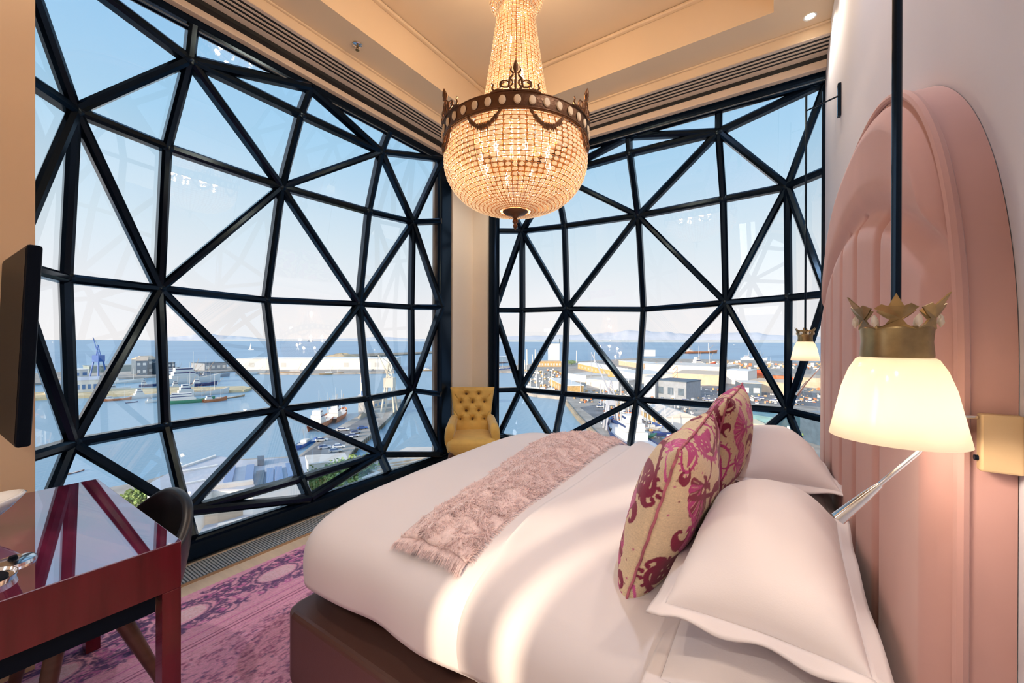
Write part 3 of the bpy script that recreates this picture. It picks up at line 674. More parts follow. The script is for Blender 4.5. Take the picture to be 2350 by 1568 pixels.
# ================================================================ RUG
m_rug = mat('rug_wool', (.5, .2, .4), .92, attr='pattern', bump=.5, bscale=350, bdist=.004)
RX0, RX1, RY0, RY1 = -2.636, -.9, -1.3, 2.45
def rug():
    n, m_ = 520, 780                                                          # 3.5 mm .. 4.8 mm cells (x, y)
    r = random.Random(5); pk = (.82, .40, .56); mg = (.62, .16, .42); dk_ = (.07, .035, .14); lt = (.88, .58, .66)
    cv = Cv(n, m_, pk); sx = (RX1-RX0)/n; sy = (RY1-RY0)/m_
    X = lambda mm: mm/sx
    Y, Xx = np.mgrid[0:m_, 0:n]
    # border band 0.03 .. 0.33 m from the window edge, both along x (edge RX0) and along y ends
    def rp(): return r.uniform(0, m_)
    def band_line(d, w, col):
        cv.line([(d/sy, d/sx), (m_-d/sy, d/sx)], w/sy, col); cv.line([(d/sy, d/sx), (d/sy, n-1)], w/sy, col); cv.line([(m_-d/sy, d/sx), (m_-d/sy, n-1)], w/sy, col)
    for i in range(3600):                                                     # worn vine tracery
        t = r.uniform(0, RY1-RY0); d = r.uniform(.04, .32)
        if i % 3 == 2: pos = ((RY1-RY0-d)/sy, r.uniform(0, n))
        else: pos = (t/sy, d/sx)
        a = r.uniform(0, 6.28); rr = r.uniform(2.5, 8); st_ = r.uniform(0, 6)
        cv.line([(pos[0]+rr*math.cos(st_+k*.7), pos[1]+rr*math.sin(st_+k*.7)) for k in range(r.randint(3, 6))], r.uniform(.6, 1.7), dk_ if r.random() < .75 else mg, .85)
    for k in range(9):                                                        # pale medallions in the border
        cy = (.25+k*.45)/sy; cv.cap((cy-8, .185/sx), (cy+8, .185/sx), 20, 20, pk); cv.cap((cy-5, .185/sx), (cy+5, .185/sx), 15, 15, lt)
        cv.line([(cy+24*math.cos(q*.35)+0, .185/sx+22*math.sin(q*.35)) for q in range(19)], 1.5, dk_, .8)
    for dd, w, col in ((.345, .010, pk), (.36, .012, pk), (.39, .004, mg), (.44, .004, (.25, .03, .12)), (.462, .004, (.25, .03, .12)), (.49, .003, mg)): band_line(dd, w, col)
    for i in range(9000):                                                     # worn field
        px_, py_ = r.uniform(0, m_-.52/sy), r.uniform(.52/sx, n); st_ = r.uniform(0, 6); rr = r.uniform(2, 6)
        cv.line([(px_+rr*math.cos(st_+k*.8), py_+rr*math.sin(st_+k*.8)*.8) for k in range(r.randint(2, 4))], r.uniform(.5, 1.1), (.30, .06, .16) if r.random() < .7 else dk_, r.uniform(.35, .85))
    a = cv.a
    rs = np.random.RandomState(2); lo = rs.rand(14, 18)
    yi = np.linspace(0, 13-.001, n); xi = np.linspace(0, 17-.001, m_); yy, xx = yi.astype(int), xi.astype(int); fy, fx = (yi-yy)[:, None], (xi-xx)[None, :]
    L = (lo[yy][:, xx]*(1-fy)*(1-fx)+lo[yy+1][:, xx]*fy*(1-fx)+lo[yy][:, xx+1]*(1-fy)*fx+lo[yy+1][:, xx+1]*fy*fx)[..., None]
    pu = np.array([.52, .20, .55]); gy_ = np.array([.72, .56, .62]); a = a*(1-.42*L)+(a*.3+pu*.5)*.42*L; a = a*(.95)+gy_*.05
    a *= (1+.10*rs.randn(n, m_, 1))*(1-.10*(rs.rand(n, 1, 1)))
    return np.clip(a*1.22, 0, .95)
rg = MB(); rg.keep = True; NU, NV = 420, 620
rg.grid(lambda u, v: (RX0+(RX1-RX0)*u, RY0+(RY1-RY0)*v, .009), NU, NV)
ro = rg.build('rug', m_rug, None); R_ = rug()
ii = (np.arange(NU+1)/NU*(R_.shape[0]-1)).astype(int); jj = (np.arange(NV+1)/NV*(R_.shape[1]-1)).astype(int); paint(ro, R_[ii][:, jj].reshape(-1, 3))
md = ro.modifiers.new('solid', 'SOLIDIFY'); md.thickness = .008; md.offset = -1
tag(ro, 'worn magenta and purple patterned rug between bed, desk and left window', 'rug')
# ================================================================ CHANDELIER
CX, CY = -1.258, 1.929
ch = empty('chandelier', (CX, CY, 2.5), 0, 'large crystal basket chandelier with bronze crown band hanging from the ceiling', 'chandelier')
def beads(profile, ncol, name, wire, parent=ch, skip=0, o=(CX, CY)):
    """profile: list of (r, z) bead rows; real little cut beads between wires"""
    mb = MB(); wr = MB(); ico = bmesh.new(); bmesh.ops.create_icosphere(ico, subdivisions=1, radius=1); iv = [v.co.copy() for v in ico.verts]; ifc = [tuple(v.index for v in f.verts) for f in ico.faces]; ico.free()
    for i in range(len(profile)-1):
        r0, z0 = profile[i]; r1, z1 = profile[i+1]; r, z = (r0+r1)/2, (z0+z1)/2; h = math.hypot(r1-r0, z1-z0)*.5; wd = PI*r/ncol
        tn = Vector((r1-r0, 0, z1-z0)).normalized(); nr = Vector((-tn.z, 0, tn.x)); nr = nr if nr.x > 0 else -nr
        for k in range(ncol):
            a = 2*PI*(k+.5)/ncol; ca, sa = math.cos(a), math.sin(a)
            def W(p): return (o[0]+(r+p.x)*ca-p.y*sa, o[1]+(r+p.x)*sa+p.y*ca, z+p.z)
            e1 = tn*h*.9; e2 = Vector((0, 1, 0))*wd*.9; e3 = nr*min(h, wd)*.5
            mb.add([W(e1*v.x+e2*v.y+e3*v.z) for v in iv], ifc)
    for r, z in profile: wr.tube([(o[0]+r*math.cos(2*PI*k/48), o[1]+r*math.sin(2*PI*k/48), z) for k in range(49)], wire, 4, cap=False)
    for k in range(ncol):
        a = 2*PI*k/ncol; wr.tube([(o[0]+r*math.cos(a), o[1]+r*math.sin(a), z) for r, z in profile], wire, 4, cap=False)
    b = mb.build(name, m_bead, parent, world=True); w = wr.build(name.replace('beads', 'wires'), m_gold, parent, world=True); return b
def bez(rows, pts):
    out = []
    seg = [math.hypot(pts[i+1][0]-pts[i][0], pts[i+1][1]-pts[i][1]) for i in range(len(pts)-1)]; T = sum(seg)
    for k in range(rows+1):
        d = T*k/rows; i = 0
        while i < len(seg)-1 and d > seg[i]: d -= seg[i]; i += 1
        q = min(1, d/seg[i]); out.append((pts[i][0]*(1-q)+pts[i+1][0]*q, pts[i][1]*(1-q)+pts[i+1][1]*q))
    return out
bowl_p = [(.388, 2.478), (.398, 2.44), (.403, 2.40), (.402, 2.36), (.394, 2.32), (.378, 2.28), (.352, 2.24), (.315, 2.20), (.27, 2.168), (.215, 2.143), (.15, 2.127), (.09, 2.12)]
beads(bez(23, bowl_p), 66, 'bowl_beads', .0021)
cone_p = [(.235, 2.53), (.205, 2.62), (.185, 2.72), (.165, 2.83), (.148, 2.94), (.132, 3.04), (.117, 3.15), (.102, 3.26), (.095, 3.34)]
beads(bez(34, cone_p), 32, 'stem_beads', .0020)
beads(bez(6, [(.10, 3.262), (.135, 3.285), (.152, 3.32), (.156, 3.36)]), 36, 'top_basket_beads', .0015)
# crown band
m_jewel = mat('amber_jewel', (.95, .70, .42), .5, spec=.3)
bd = MB().lathe([(.398, 2.478), (.404, 2.478), (.410, 2.490), (.408, 2.53), (.410, 2.552), (.402, 2.558), (.396, 2.55)], 96, (CX, CY, 0)).build('crown_band', m_brass, ch, smooth=True, world=True)
MB().tube([(CX+.409*math.cos(2*PI*k/96), CY+.409*math.sin(2*PI*k/96), 2.484) for k in range(97)], .005, 6, cap=False).build('band_rim', m_brass, ch, world=True, smooth=True)
MB().tube([(CX+.409*math.cos(2*PI*k/96), CY+.409*math.sin(2*PI*k/96), 2.554) for k in range(97)], .004, 6, cap=False).build('band_rim', m_brass, ch, world=True, smooth=True)
A0 = math.atan2(-CY, -CX)                                                     # a crest faces the bed side camera
for k in range(36):
    a = A0+.02+2*PI*k/36; ca, sa = math.cos(a), math.sin(a)
    g = MB()
    def P(u, v, w): return (CX+(.412+w)*ca-u*sa, CY+(.412+w)*sa+u*ca, 2.518+v)
    g.add([P(0, 0, .009)]+[P(.014*math.cos(2*PI*j/14), .019*math.sin(2*PI*j/14), .006) for j in range(14)]+[P(.018*math.cos(2*PI*j/14), .023*math.sin(2*PI*j/14), .0) for j in range(14)], [(0, 1+j, 1+(j+1) % 14) for j in range(14)]+[(1+j, 15+j, 15+(j+1) % 14, 1+(j+1) % 14) for j in range(14)])
    if k == 0: jewel0 = None
    g.build('jewel', m_jewel, ch, smooth=True, world=True)
def ornament(a0, kind):
    mb = MB()
    def P(u, v, w=0):
        if kind == 'crest': u, v = u*1.15, v*1.2
        a = a0+u/.412; return (CX+(.414+w+max(0, v)*.12)*math.cos(a), CY+(.414+w+max(0, v)*.12)*math.sin(a), 2.556+v)
    if kind == 'crest':
        for sx in (-1, 1):
            sp_ = [P(sx*(.02+.033*math.cos(t*.55+2.2)*(1-t*.045)+.022), .028+.020*math.sin(t*.55+2.2)*(1-t*.045)) for t in range(14)]
            mb.tube(sp_, [.0045]*10+[.004, .0035, .003, .002], 6)
            mb.tube([P(sx*.012, .0), P(sx*.028, .018), P(sx*.024, .045), P(sx*.010, .058)], [.005, .006, .006, .004], 6)
            mb.tube([P(sx*.05, .002), P(sx*.072, .008), P(sx*.088, .004), P(sx*.098, .014), P(sx*.092, .028), P(sx*.100, .034)], [.005, .006, .006, .005, .004, .003], 6)
            mb.tube([P(sx*.065, .012), P(sx*.058, .028), P(sx*.045, .030)], [.004, .005, .003], 6)
            mb.tube([P(sx*.008, .062), P(sx*.020, .074), P(sx*.016, .088)], [.005, .005, .002], 6)
        mb.tube([P(0, 0), P(0, .03), P(0, .06), P(0, .08), P(0, .098), P(0, .112)], [.006, .008, .005, .013, .010, .002], 8)
        mb.tube([P(-.105, .0), P(-.05, .003), P(0, .004), P(.05, .003), P(.105, .0)], .005, 6)
    else:
        n = 22; pts = []; rs = []
        for k in range(n+1):
            u = -.092+.184*k/n; v = -.078-.072*(1-(u/.092)**2); pts.append(P(u, v, -.006)); rs.append(.0045+.0085*math.exp(-(u/.036)**2)+.004*(k % 2)+.005*math.exp(-((abs(u)-.062)/.012)**2))
        mb.tube(pts, rs, 7)
        for k in range(2, n-1, 2):
            u = -.092+.184*k/n; v = -.078-.072*(1-(u/.092)**2); mb.tube([P(u, v, -.002), P(u+(.004 if k % 4 else -.006), v-.018-.006*(k % 3), .0)], [.006, .001], 5)
            mb.tube([P(u, v, -.002), P(u*1.05, v+.014, .0)], [.005, .001], 5)
    mb.build('crest' if kind == 'crest' else 'garland', m_brass, ch, smooth=True, world=True)
for k in range(6): ornament(A0+k*2*PI/6, 'crest')
for k in range(8): ornament(A0+PI/8+.0+k*2*PI/8, 'garland')
fi = MB().lathe([(.0, 2.125), (.068, 2.128), (.073, 2.118), (.062, 2.108), (.036, 2.100), (.018, 2.092), (.010, 2.078), (.016, 2.068), (.017, 2.060), (.009, 2.050), (.013, 2.040), (.012, 2.030), (.004, 2.018), (.0, 2.010)], 32, (CX, CY, 0)).build('finial', m_brass, ch, smooth=True, world=True)
MB().tube([(CX, CY, 3.799), (CX, CY, 2.13)], .009, 10).build('stem', m_brass, ch, world=True)
MB().lathe([(0, 3.799), (.07, 3.799), (.075, 3.785), (.04, 3.76), (.0, 3.755)], 32, (CX, CY, 0)).build('ceiling_rose', m_brass, ch, smooth=True, world=True)
for z, r in ((3.37, .158), (2.53, .24)):
    MB().tube([(CX+r*math.cos(2*PI*k/48), CY+r*math.sin(2*PI*k/48), z) for k in range(49)], .006, 6, cap=False).build('ring', m_brass, ch, smooth=True, world=True)
WARM = (1, .70, .44)
m_bulb = mat('bulb_glass', (1, .9, .75), .4, emit=22, ecol=(1, .74, .46))
def bulb(x, y, z):
    MB().tube([(x, y, z-.07), (x, y, z-.02)], .009, 8).build('candle', m_white, ch, world=True)
    MB().lathe([(0, -.02), (.012, -.015), (.016, .0), (.012, .02), (.0, .04)], 14, (x, y, z)).build('bulb', m_bulb, ch, smooth=True, world=True)
for k in range(8):
    a = A0+.25+k*PI/4; x, y = CX+.20*math.cos(a), CY+.20*math.sin(a); bulb(x, y, 2.40)
    plight('bulb_light', (x-CX, y-CY, 2.47-2.5), 8, WARM, .02, ch)
    MB().tube([(CX, CY, 2.36), (CX+.12*math.cos(a), CY+.12*math.sin(a), 2.32), (x, y, 2.335)], .004, 6).build('arm', m_brass, ch, world=True)
for k, z in enumerate((2.72, 2.92, 3.12)):
    a = A0+k*2.1; bulb(CX+.04*math.cos(a), CY+.04*math.sin(a), z); plight('bulb_light', (.045*math.cos(a+1), .045*math.sin(a+1), z-2.5+.03), 5, WARM, .015, ch)
for k in range(6):
    a = A0+k*PI/3; plight('bulb_light', (.12*math.cos(a), .12*math.sin(a), 3.42-2.5), 4, WARM, .02, ch)
# ================================================================ PENDANT LAMPS
def pendant(loc, label, watts, topz, by):
    p = empty('pendant_lamp', loc, 0, label, 'pendant lamp', None)
    r0 = .072; prof = [(.012, .118), (.030, .117), (.042, .110), (.050, .095), (.058, .070), (.065, .035), (r0, 0)]
    MB().lathe(prof, 64).build('lamp_shade', m_lamp, p, smooth='all', thick=.002)
    MB().lathe([(.0, .112), (.0375, .112), (.0385, .116), (.037, .135), (.0385, .152), (.0365, .156), (.034, .15), (.0, .15)], 48).build('cap', m_agedbrass, p, smooth=True)
    cr = MB(); n = 6
    for k in range(n):
        a = 2*PI*k/n+.35; ca, sa = math.cos(a), math.sin(a)
        def P(u, v, w=0): r = .0375+w; return Vector((r*math.cos(a+u/.0375), r*math.sin(a+u/.0375), .152+v))
        outl = [(-.019, 0), (-.010, .006), (-.005, .014), (-.012, .020), (-.018, .028), (-.011, .033), (-.006, .030), (0, .046), (.006, .030), (.011, .033), (.018, .028), (.012, .020), (.005, .014), (.010, .006), (.019, 0)]
        vs = []
        for th_ in (0, .0022): vs += [P(u, v, th_+v*v*9) for u, v in outl]
        m_ = len(outl); fs_ = [tuple(range(m_)), tuple(range(m_, 2*m_))[::-1]]+[(i, i+1, m_+i+1, m_+i) for i in range(m_-1)]
        cr.add(vs, fs_)
    cr.build('crown', m_agedbrass, p)
    for k in range(6):
        a = 2*PI*(k+.5)/6+.35; MB().lathe([(0, -.014), (.004, -.008), (.003, 0), (0, .004)], 8, (.043*math.cos(a), .043*math.sin(a), .168)).build('crystal_drop', m_bead, p, smooth=True)
    MB().tube([(0, 0, .15), (0, 0, topz-loc[2])], .0055, 12).build('rod', m_black, p)
    br_ = MB(); br_.tube([(0, 0, 2.765-loc[2]), (XR-loc[0]-.012, by-loc[1], 2.735-loc[2])], .0045, 8); br_.build('bracket', m_black, p)
    box('wall_plate', m_black, (XR-loc[0]-.016, by-loc[1]-.018, 2.62-loc[2]), (XR-loc[0]-.0005, by-loc[1]+.018, 2.80-loc[2]), p, bevel=.003)
    MB().lathe([(0, .028), (.020, .03), (.024, .05), (.016, .078), (.010, .09), (.0, .09)], 20).build('bulb', mat('lamp_bulb', (1, .93, .8), .4, emit=14, ecol=(1, .85, .62)), p, smooth=True)
    plight('lamp_light', (0, 0, .015), watts, (1, .80, .60), .022, p)
pendant((.137, .762, 1.245), 'near frosted-glass pendant lamp with brass crown on a black rod, close to the camera', 2.6, 2.86, .68)
pendant((.137, 2.985, 1.265), 'far frosted-glass pendant lamp with brass crown in front of the right window', 2.6, 2.86, 2.84)
# ================================================================ READING LAMPS
def reading(label, base, path, head, tip, sy):
    p = empty('reading_lamp', base, 0, label, 'reading lamp')
    b_ = Vector(base)
    box('switch_box', mat('brushed_brass_box', (.58, .42, .24), .45, .35), (-.022, -.016 if sy < 0 else 0, -.040), (.020, 0 if sy < 0 else .016, .042), p, bevel=.003)
    MB().lathe([(0, 0), (.004, 0), (.004, .012), (0, .012)], 12, (-.026, sy*.008, -.022), 'x').build('switch', m_black2, p)
    MB().tube([Vector(q)-b_ for q in path], .0032, 10).build('arm', m_chrome, p, smooth=True)
    h0, h1 = Vector(head)-b_, Vector(tip)-b_
    MB().tube([h0+(h0-h1)*.5, h0, h1], [.004, .0068, .0098], 16).build('head', m_chrome, p, smooth=True)
reading('near chrome reading lamp on its flexible arm, fixed to the side of the headboard', (.262, .857, 1.236), [(.24, .849, 1.272), (.215, .83, 1.273), (.19, .81, 1.255), (.165, .79, 1.222), (.13, .79, 1.176), (.106, .79, 1.144)], (.110, .79, 1.149), (.078, .79, 1.108), -1)
reading('far chrome reading lamp with thin flexible arm in front of the right window', (.262, 2.861, 1.236), [(.24, 2.866, 1.272), (.21, 2.84, 1.25), (.18, 2.81, 1.21), (.14, 2.79, 1.155), (.118, 2.79, 1.125)], (.122, 2.79, 1.13), (.09, 2.79, 1.075), 1)
# ================================================================ CEILING FITTINGS
sk = empty('sprinkler', (-2.525, 1.789, ZB), 0, 'small chrome sprinkler head on the ceiling left of the chandelier', 'sprinkler')
MB().lathe([(0, 0), (.030, 0), (.032, -.005), (.026, -.010), (0, -.010)], 24).build('escutcheon', m_chrome, sk, smooth=True)
s_ = MB(); s_.lathe([(0, -.008), (.007, -.008), (.007, -.024), (.0, -.026)], 12); s_.tube([(-.010, 0, -.012), (-.012, 0, -.030), (0, 0, -.042)], .002, 6); s_.tube([(.010, 0, -.012), (.012, 0, -.030), (0, 0, -.042)], .002, 6); s_.lathe([(0, -.042), (.014, -.042), (.014, -.044), (0, -.045)], 12)
s_.build('nozzle', m_agedbrass, sk, smooth=True)
m_dl = mat('downlight_lens', (1, .95, .85), .4, emit=18, ecol=(1, .86, .66))
def downlight(x, y, z, w, label, aim=None, ang=2.2, group=None, col=(1, .84, .66)):
    o = empty('downlight', (x, y, z), 0, label, 'ceiling light', group)
    MB().lathe([(.028, -.001), (.036, -.001), (.038, -.004), (.036, -.006), (.028, -.004)], 28).build('trim_ring', m_white, o, smooth=True)
    MB().lathe([(0, -.002), (.028, -.002)], 28).build('lens', m_dl, o)
    plight('spot', (0, 0, -.02), w, col, .03, o, spot=ang)
downlight(.167, 3.259, ZB, 26, 'round recessed ceiling downlight in the corner above the far end of the headboard')
downlight(.20, 2.72, ZB, 26, 'round recessed ceiling downlight washing the wall above the headboard, cut by the upper picture edge')
for x, y in ((.12, 1.55), (-2.48, -.10), (-1.4, -1.9), (-.2, -1.6)):  # unseen fill lamps added to brighten the bed and walls
    downlight(x, y, ZB if (x < XE or x > TX1 or y < TY0) else ZC, 62, 'added fill light set in the ceiling behind or above the camera', group='added fill lights out of the picture', col=(.86, .90, 1.0) if x > 0 else (1, .86, .72))
downlight(-2.2, 3.24, ZB, 30, 'added unseen fill light hidden behind the chandelier, above the mustard armchair')  # unseen lamp added to brighten the underlit corner
# ================================================================ HARBOUR OUTSIDE
ZS, ZQ = -40.0, -38.0
def gp(px, py, z=ZQ): return at(px, py, 'z', z)
def P2(l, z=ZQ): return [tuple(gp(x, y, z).xy) for x, y in l]
m_quay = mat('quay_concrete', (.42, .37, .32), .9, var=.25, vscale=.15)
m_quay2 = mat('quay_asphalt', (.20, .20, .21), .9, var=.3, vscale=.12)
m_white2 = mat('harbour_white', (.82, .79, .74), .7)  # plain warm white for harbour walls, ships and masts
m_roofw = mat('pale_roof_sheet', (.74, .67, .60), .7, var=.10, vscale=.3)
m_tan = mat('tan_roof', (.66, .50, .36), .8, var=.12, vscale=.3)
m_ochre = mat('ochre_wall', (.62, .40, .16), .8, var=.2, vscale=.5)
m_grey = mat('grey_metal', (.33, .36, .40), .6, var=.1, vscale=.5)
m_slate = mat('slate_blue_wall', (.10, .15, .20), .7, var=.2, vscale=.4)
m_steel = mat('pale_roof_steel', (.52, .53, .58), .45, var=.08, vscale=.4)
m_bglass = mat('blue_skylight', (.13, .24, .46), .2)
m_red = mat('red_paint', (.62, .09, .03), .6); m_rust = mat('rust_orange', (.58, .20, .08), .7, var=.25, vscale=.4)
m_blue = mat('blue_paint', (.02, .12, .42), .5); m_green = mat('green_paint', (.05, .28, .16), .6); m_navy = mat('navy_paint', (.02, .05, .16), .5); m_wood = mat('sandy_hull', (.55, .36, .20), .7)
m_rock = mat('breakwater_rock', (.30, .26, .20), .95, bump=.8, bscale=.4, bdist=1, var=.3, vscale=.1)
m_sand = mat('sand_heap', (.60, .44, .26), .95)
m_leaf = mat('leaf_green', (.26, .36, .11), .8, var=.5, vscale=.6); m_teal = mat('teal_roof', (.16, .32, .36), .6, var=.2, vscale=.3)
# sea
def sea_mat():
    m = bpy.data.materials.new('sea_water'); m.use_nodes = True; t = m.node_tree; b = t.nodes['Principled BSDF']; L = t.links.new
    b.inputs['Roughness'].default_value = .3; b.inputs['IOR'].default_value = 1.33
    g = t.nodes.new('ShaderNodeNewGeometry'); mp = t.nodes.new('ShaderNodeMapping'); L(g.outputs['Position'], mp.inputs[0]); mp.inputs['Rotation'].default_value = (0, 0, .5); mp.inputs['Scale'].default_value = (.5, .16, 1)
    w = t.nodes.new('ShaderNodeTexNoise'); L(mp.outputs[0], w.inputs['Vector']); w.inputs['Scale'].default_value = 1; w.inputs['Detail'].default_value = 6; w.inputs['Roughness'].default_value = .6
    m2 = t.nodes.new('ShaderNodeMapping'); L(g.outputs['Position'], m2.inputs[0]); m2.inputs['Rotation'].default_value = (0, 0, .55); m2.inputs['Scale'].default_value = (.004, .0012, 1)
    w2 = t.nodes.new('ShaderNodeTexNoise'); L(m2.outputs[0], w2.inputs['Vector']); w2.inputs['Scale'].default_value = 1; w2.inputs['Detail'].default_value = 4
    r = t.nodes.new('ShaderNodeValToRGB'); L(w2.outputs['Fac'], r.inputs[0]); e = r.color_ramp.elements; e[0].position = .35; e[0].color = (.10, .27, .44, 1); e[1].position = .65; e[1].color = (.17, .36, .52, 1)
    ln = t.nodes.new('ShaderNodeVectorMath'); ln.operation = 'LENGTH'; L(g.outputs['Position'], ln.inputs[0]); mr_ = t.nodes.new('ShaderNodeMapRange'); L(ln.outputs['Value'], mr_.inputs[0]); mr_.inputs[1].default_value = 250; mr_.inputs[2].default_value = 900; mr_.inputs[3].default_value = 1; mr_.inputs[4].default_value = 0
    mx = t.nodes.new('ShaderNodeMixRGB'); L(mr_.outputs[0], mx.inputs[0]); L(r.outputs[0], mx.inputs[1]); mx.inputs[2].default_value = (.26, .42, .53, 1); L(mx.outputs[0], b.inputs['Base Color'])  # paler near water: sky reflection painted into the base colour
    bp = t.nodes.new('ShaderNodeBump'); bp.inputs['Strength'].default_value = .55; bp.inputs['Distance'].default_value = .5; L(w.outputs['Fac'], bp.inputs['Height']); L(bp.outputs[0], b.inputs['Normal'])
    return m
sea = MB(); sea.keep = True
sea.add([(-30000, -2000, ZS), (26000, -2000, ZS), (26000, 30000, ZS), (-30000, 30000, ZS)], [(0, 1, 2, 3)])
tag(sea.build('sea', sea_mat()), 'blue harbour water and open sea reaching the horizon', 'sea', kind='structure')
# hills on the far shore
def hills(name, pts, dist, m, label):
    """pts: (px, height in px) seen at a forward distance"""
    mb = MB(); sc = dist/FPX
    def fn(u, v):
        k = u*(len(pts)-1); i = min(int(k), len(pts)-2); q = k-i; q = q*q*(3-2*q); px = pts[i][0]+(pts[i+1][0]-pts[i][0])*(k-i); hh = pts[i][1]*(1-q)+pts[i+1][1]*q
        hh = hh*(1+.10*noise.noise(Vector((u*40, 0, 1))))
        pr = math.sin(PI*min(1, v*1.0)) if v < .5 else math.sin(PI*v)
        D = dist*(1+.25*v); b = Fv*D+Rv*((px-1175)/FPX*D)
        return (b.x, b.y, ZS+max(0, hh*sc*pr)*(1+.1*noise.noise(Vector((u*30, v*6, 3)))))
    mb.grid(fn, 160, 8); o = mb.build(name, m, smooth='all'); return tag(o, label, 'hills', kind='structure')
m_hill = mat('far_hills_haze', (.62, .62, .65), .95, var=.06, vscale=.002); m_shore = mat('far_shore', (.72, .68, .62), .95, var=.12, vscale=.004)  # hill colour has distance haze painted in
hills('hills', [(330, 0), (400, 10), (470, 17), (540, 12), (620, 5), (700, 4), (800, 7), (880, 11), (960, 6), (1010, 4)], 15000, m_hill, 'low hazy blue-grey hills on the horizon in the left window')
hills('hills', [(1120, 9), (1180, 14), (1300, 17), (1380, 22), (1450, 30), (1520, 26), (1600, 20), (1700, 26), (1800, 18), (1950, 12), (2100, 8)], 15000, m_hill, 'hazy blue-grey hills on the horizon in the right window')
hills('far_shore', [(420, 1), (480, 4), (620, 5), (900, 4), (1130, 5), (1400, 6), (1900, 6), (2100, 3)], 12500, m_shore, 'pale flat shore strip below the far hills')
# ---- builders
def land(name, pts, z, m, label, bot=ZS-3, kind='structure', cat='quay'):
    o = MB().prism(P2(pts, z), bot, z).build(name, m); return tag(o, label, cat, kind=kind)
def axes(p, q):
    p, q = Vector(p), Vector(q); d = (q-p); L = d.length; d.normalize(); n = Vector((-d.y, d.x, 0)); 
    if n.dot(p-EYE) < 0: n = -n
    return p, d, n, L
def house(name, p, q, depth, h, wall, roof, label, cat='building', z=ZQ, shape='flat', wins=0, group=None, eave=.4, wc=None, rows=1):
    a, d, n, L = axes(gp(*p, z), gp(*q, z)); r = empty(name, tuple(a), 0, label, cat, group)
    def pt(u, v, w): return a+d*u+n*v+Vector((0, 0, w))
    def bx(u0, u1, v0, v1, w0, w1): return MB().add([pt(u0, v0, w0), pt(u1, v0, w0), pt(u1, v1, w0), pt(u0, v1, w0), pt(u0, v0, w1), pt(u1, v0, w1), pt(u1, v1, w1), pt(u0, v1, w1)], [(0, 3, 2, 1), (4, 5, 6, 7), (0, 1, 5, 4), (1, 2, 6, 5), (2, 3, 7, 6), (3, 0, 4, 7)])
    bx(0, L, 0, depth, .02, h).build('walls', wall, r, world=True)
    if shape == 'flat': bx(-eave, L+eave, -eave, depth+eave, h+.01, h+.5).build('roof', roof, r, world=True)
    elif shape == 'gable':
        g = MB(); rh = depth*.16; g.add([pt(-eave, -eave, h), pt(L+eave, -eave, h), pt(L+eave, depth+eave, h), pt(-eave, depth+eave, h), pt(-eave, depth/2, h+rh), pt(L+eave, depth/2, h+rh)], [(0, 1, 5, 4), (2, 3, 4, 5), (0, 4, 3), (1, 2, 5), (0, 3, 2, 1)]); g.build('roof', roof, r, world=True)
    elif shape == 'saw':
        k = max(2, int(L/9)); g = MB()
        for i in range(k): u0, u1 = L*i/k, L*(i+1)/k; um = (u0+u1)/2; g.add([pt(u0, 0, h), pt(um, 0, h+1.8), pt(u1, 0, h), pt(u0, depth, h), pt(um, depth, h+1.8), pt(u1, depth, h)], [(0, 1, 2), (3, 5, 4), (0, 3, 4, 1), (1, 4, 5, 2), (0, 2, 5, 3)])
        g.build('roof', roof, r, world=True)
    for j in range(rows):
        for i in range(wins):
            u = L*(i+.5)/wins; ww = min(L/wins*.28, 3); w0 = h*(.25 if rows == 1 else (j+.35)/rows); w1 = w0+h*(.4 if rows == 1 else .35/rows)
            bx(u-ww, u+ww, -.12, -.01, w0, w1).build('window', wc or m_bglass, r, world=True)
    return r, pt
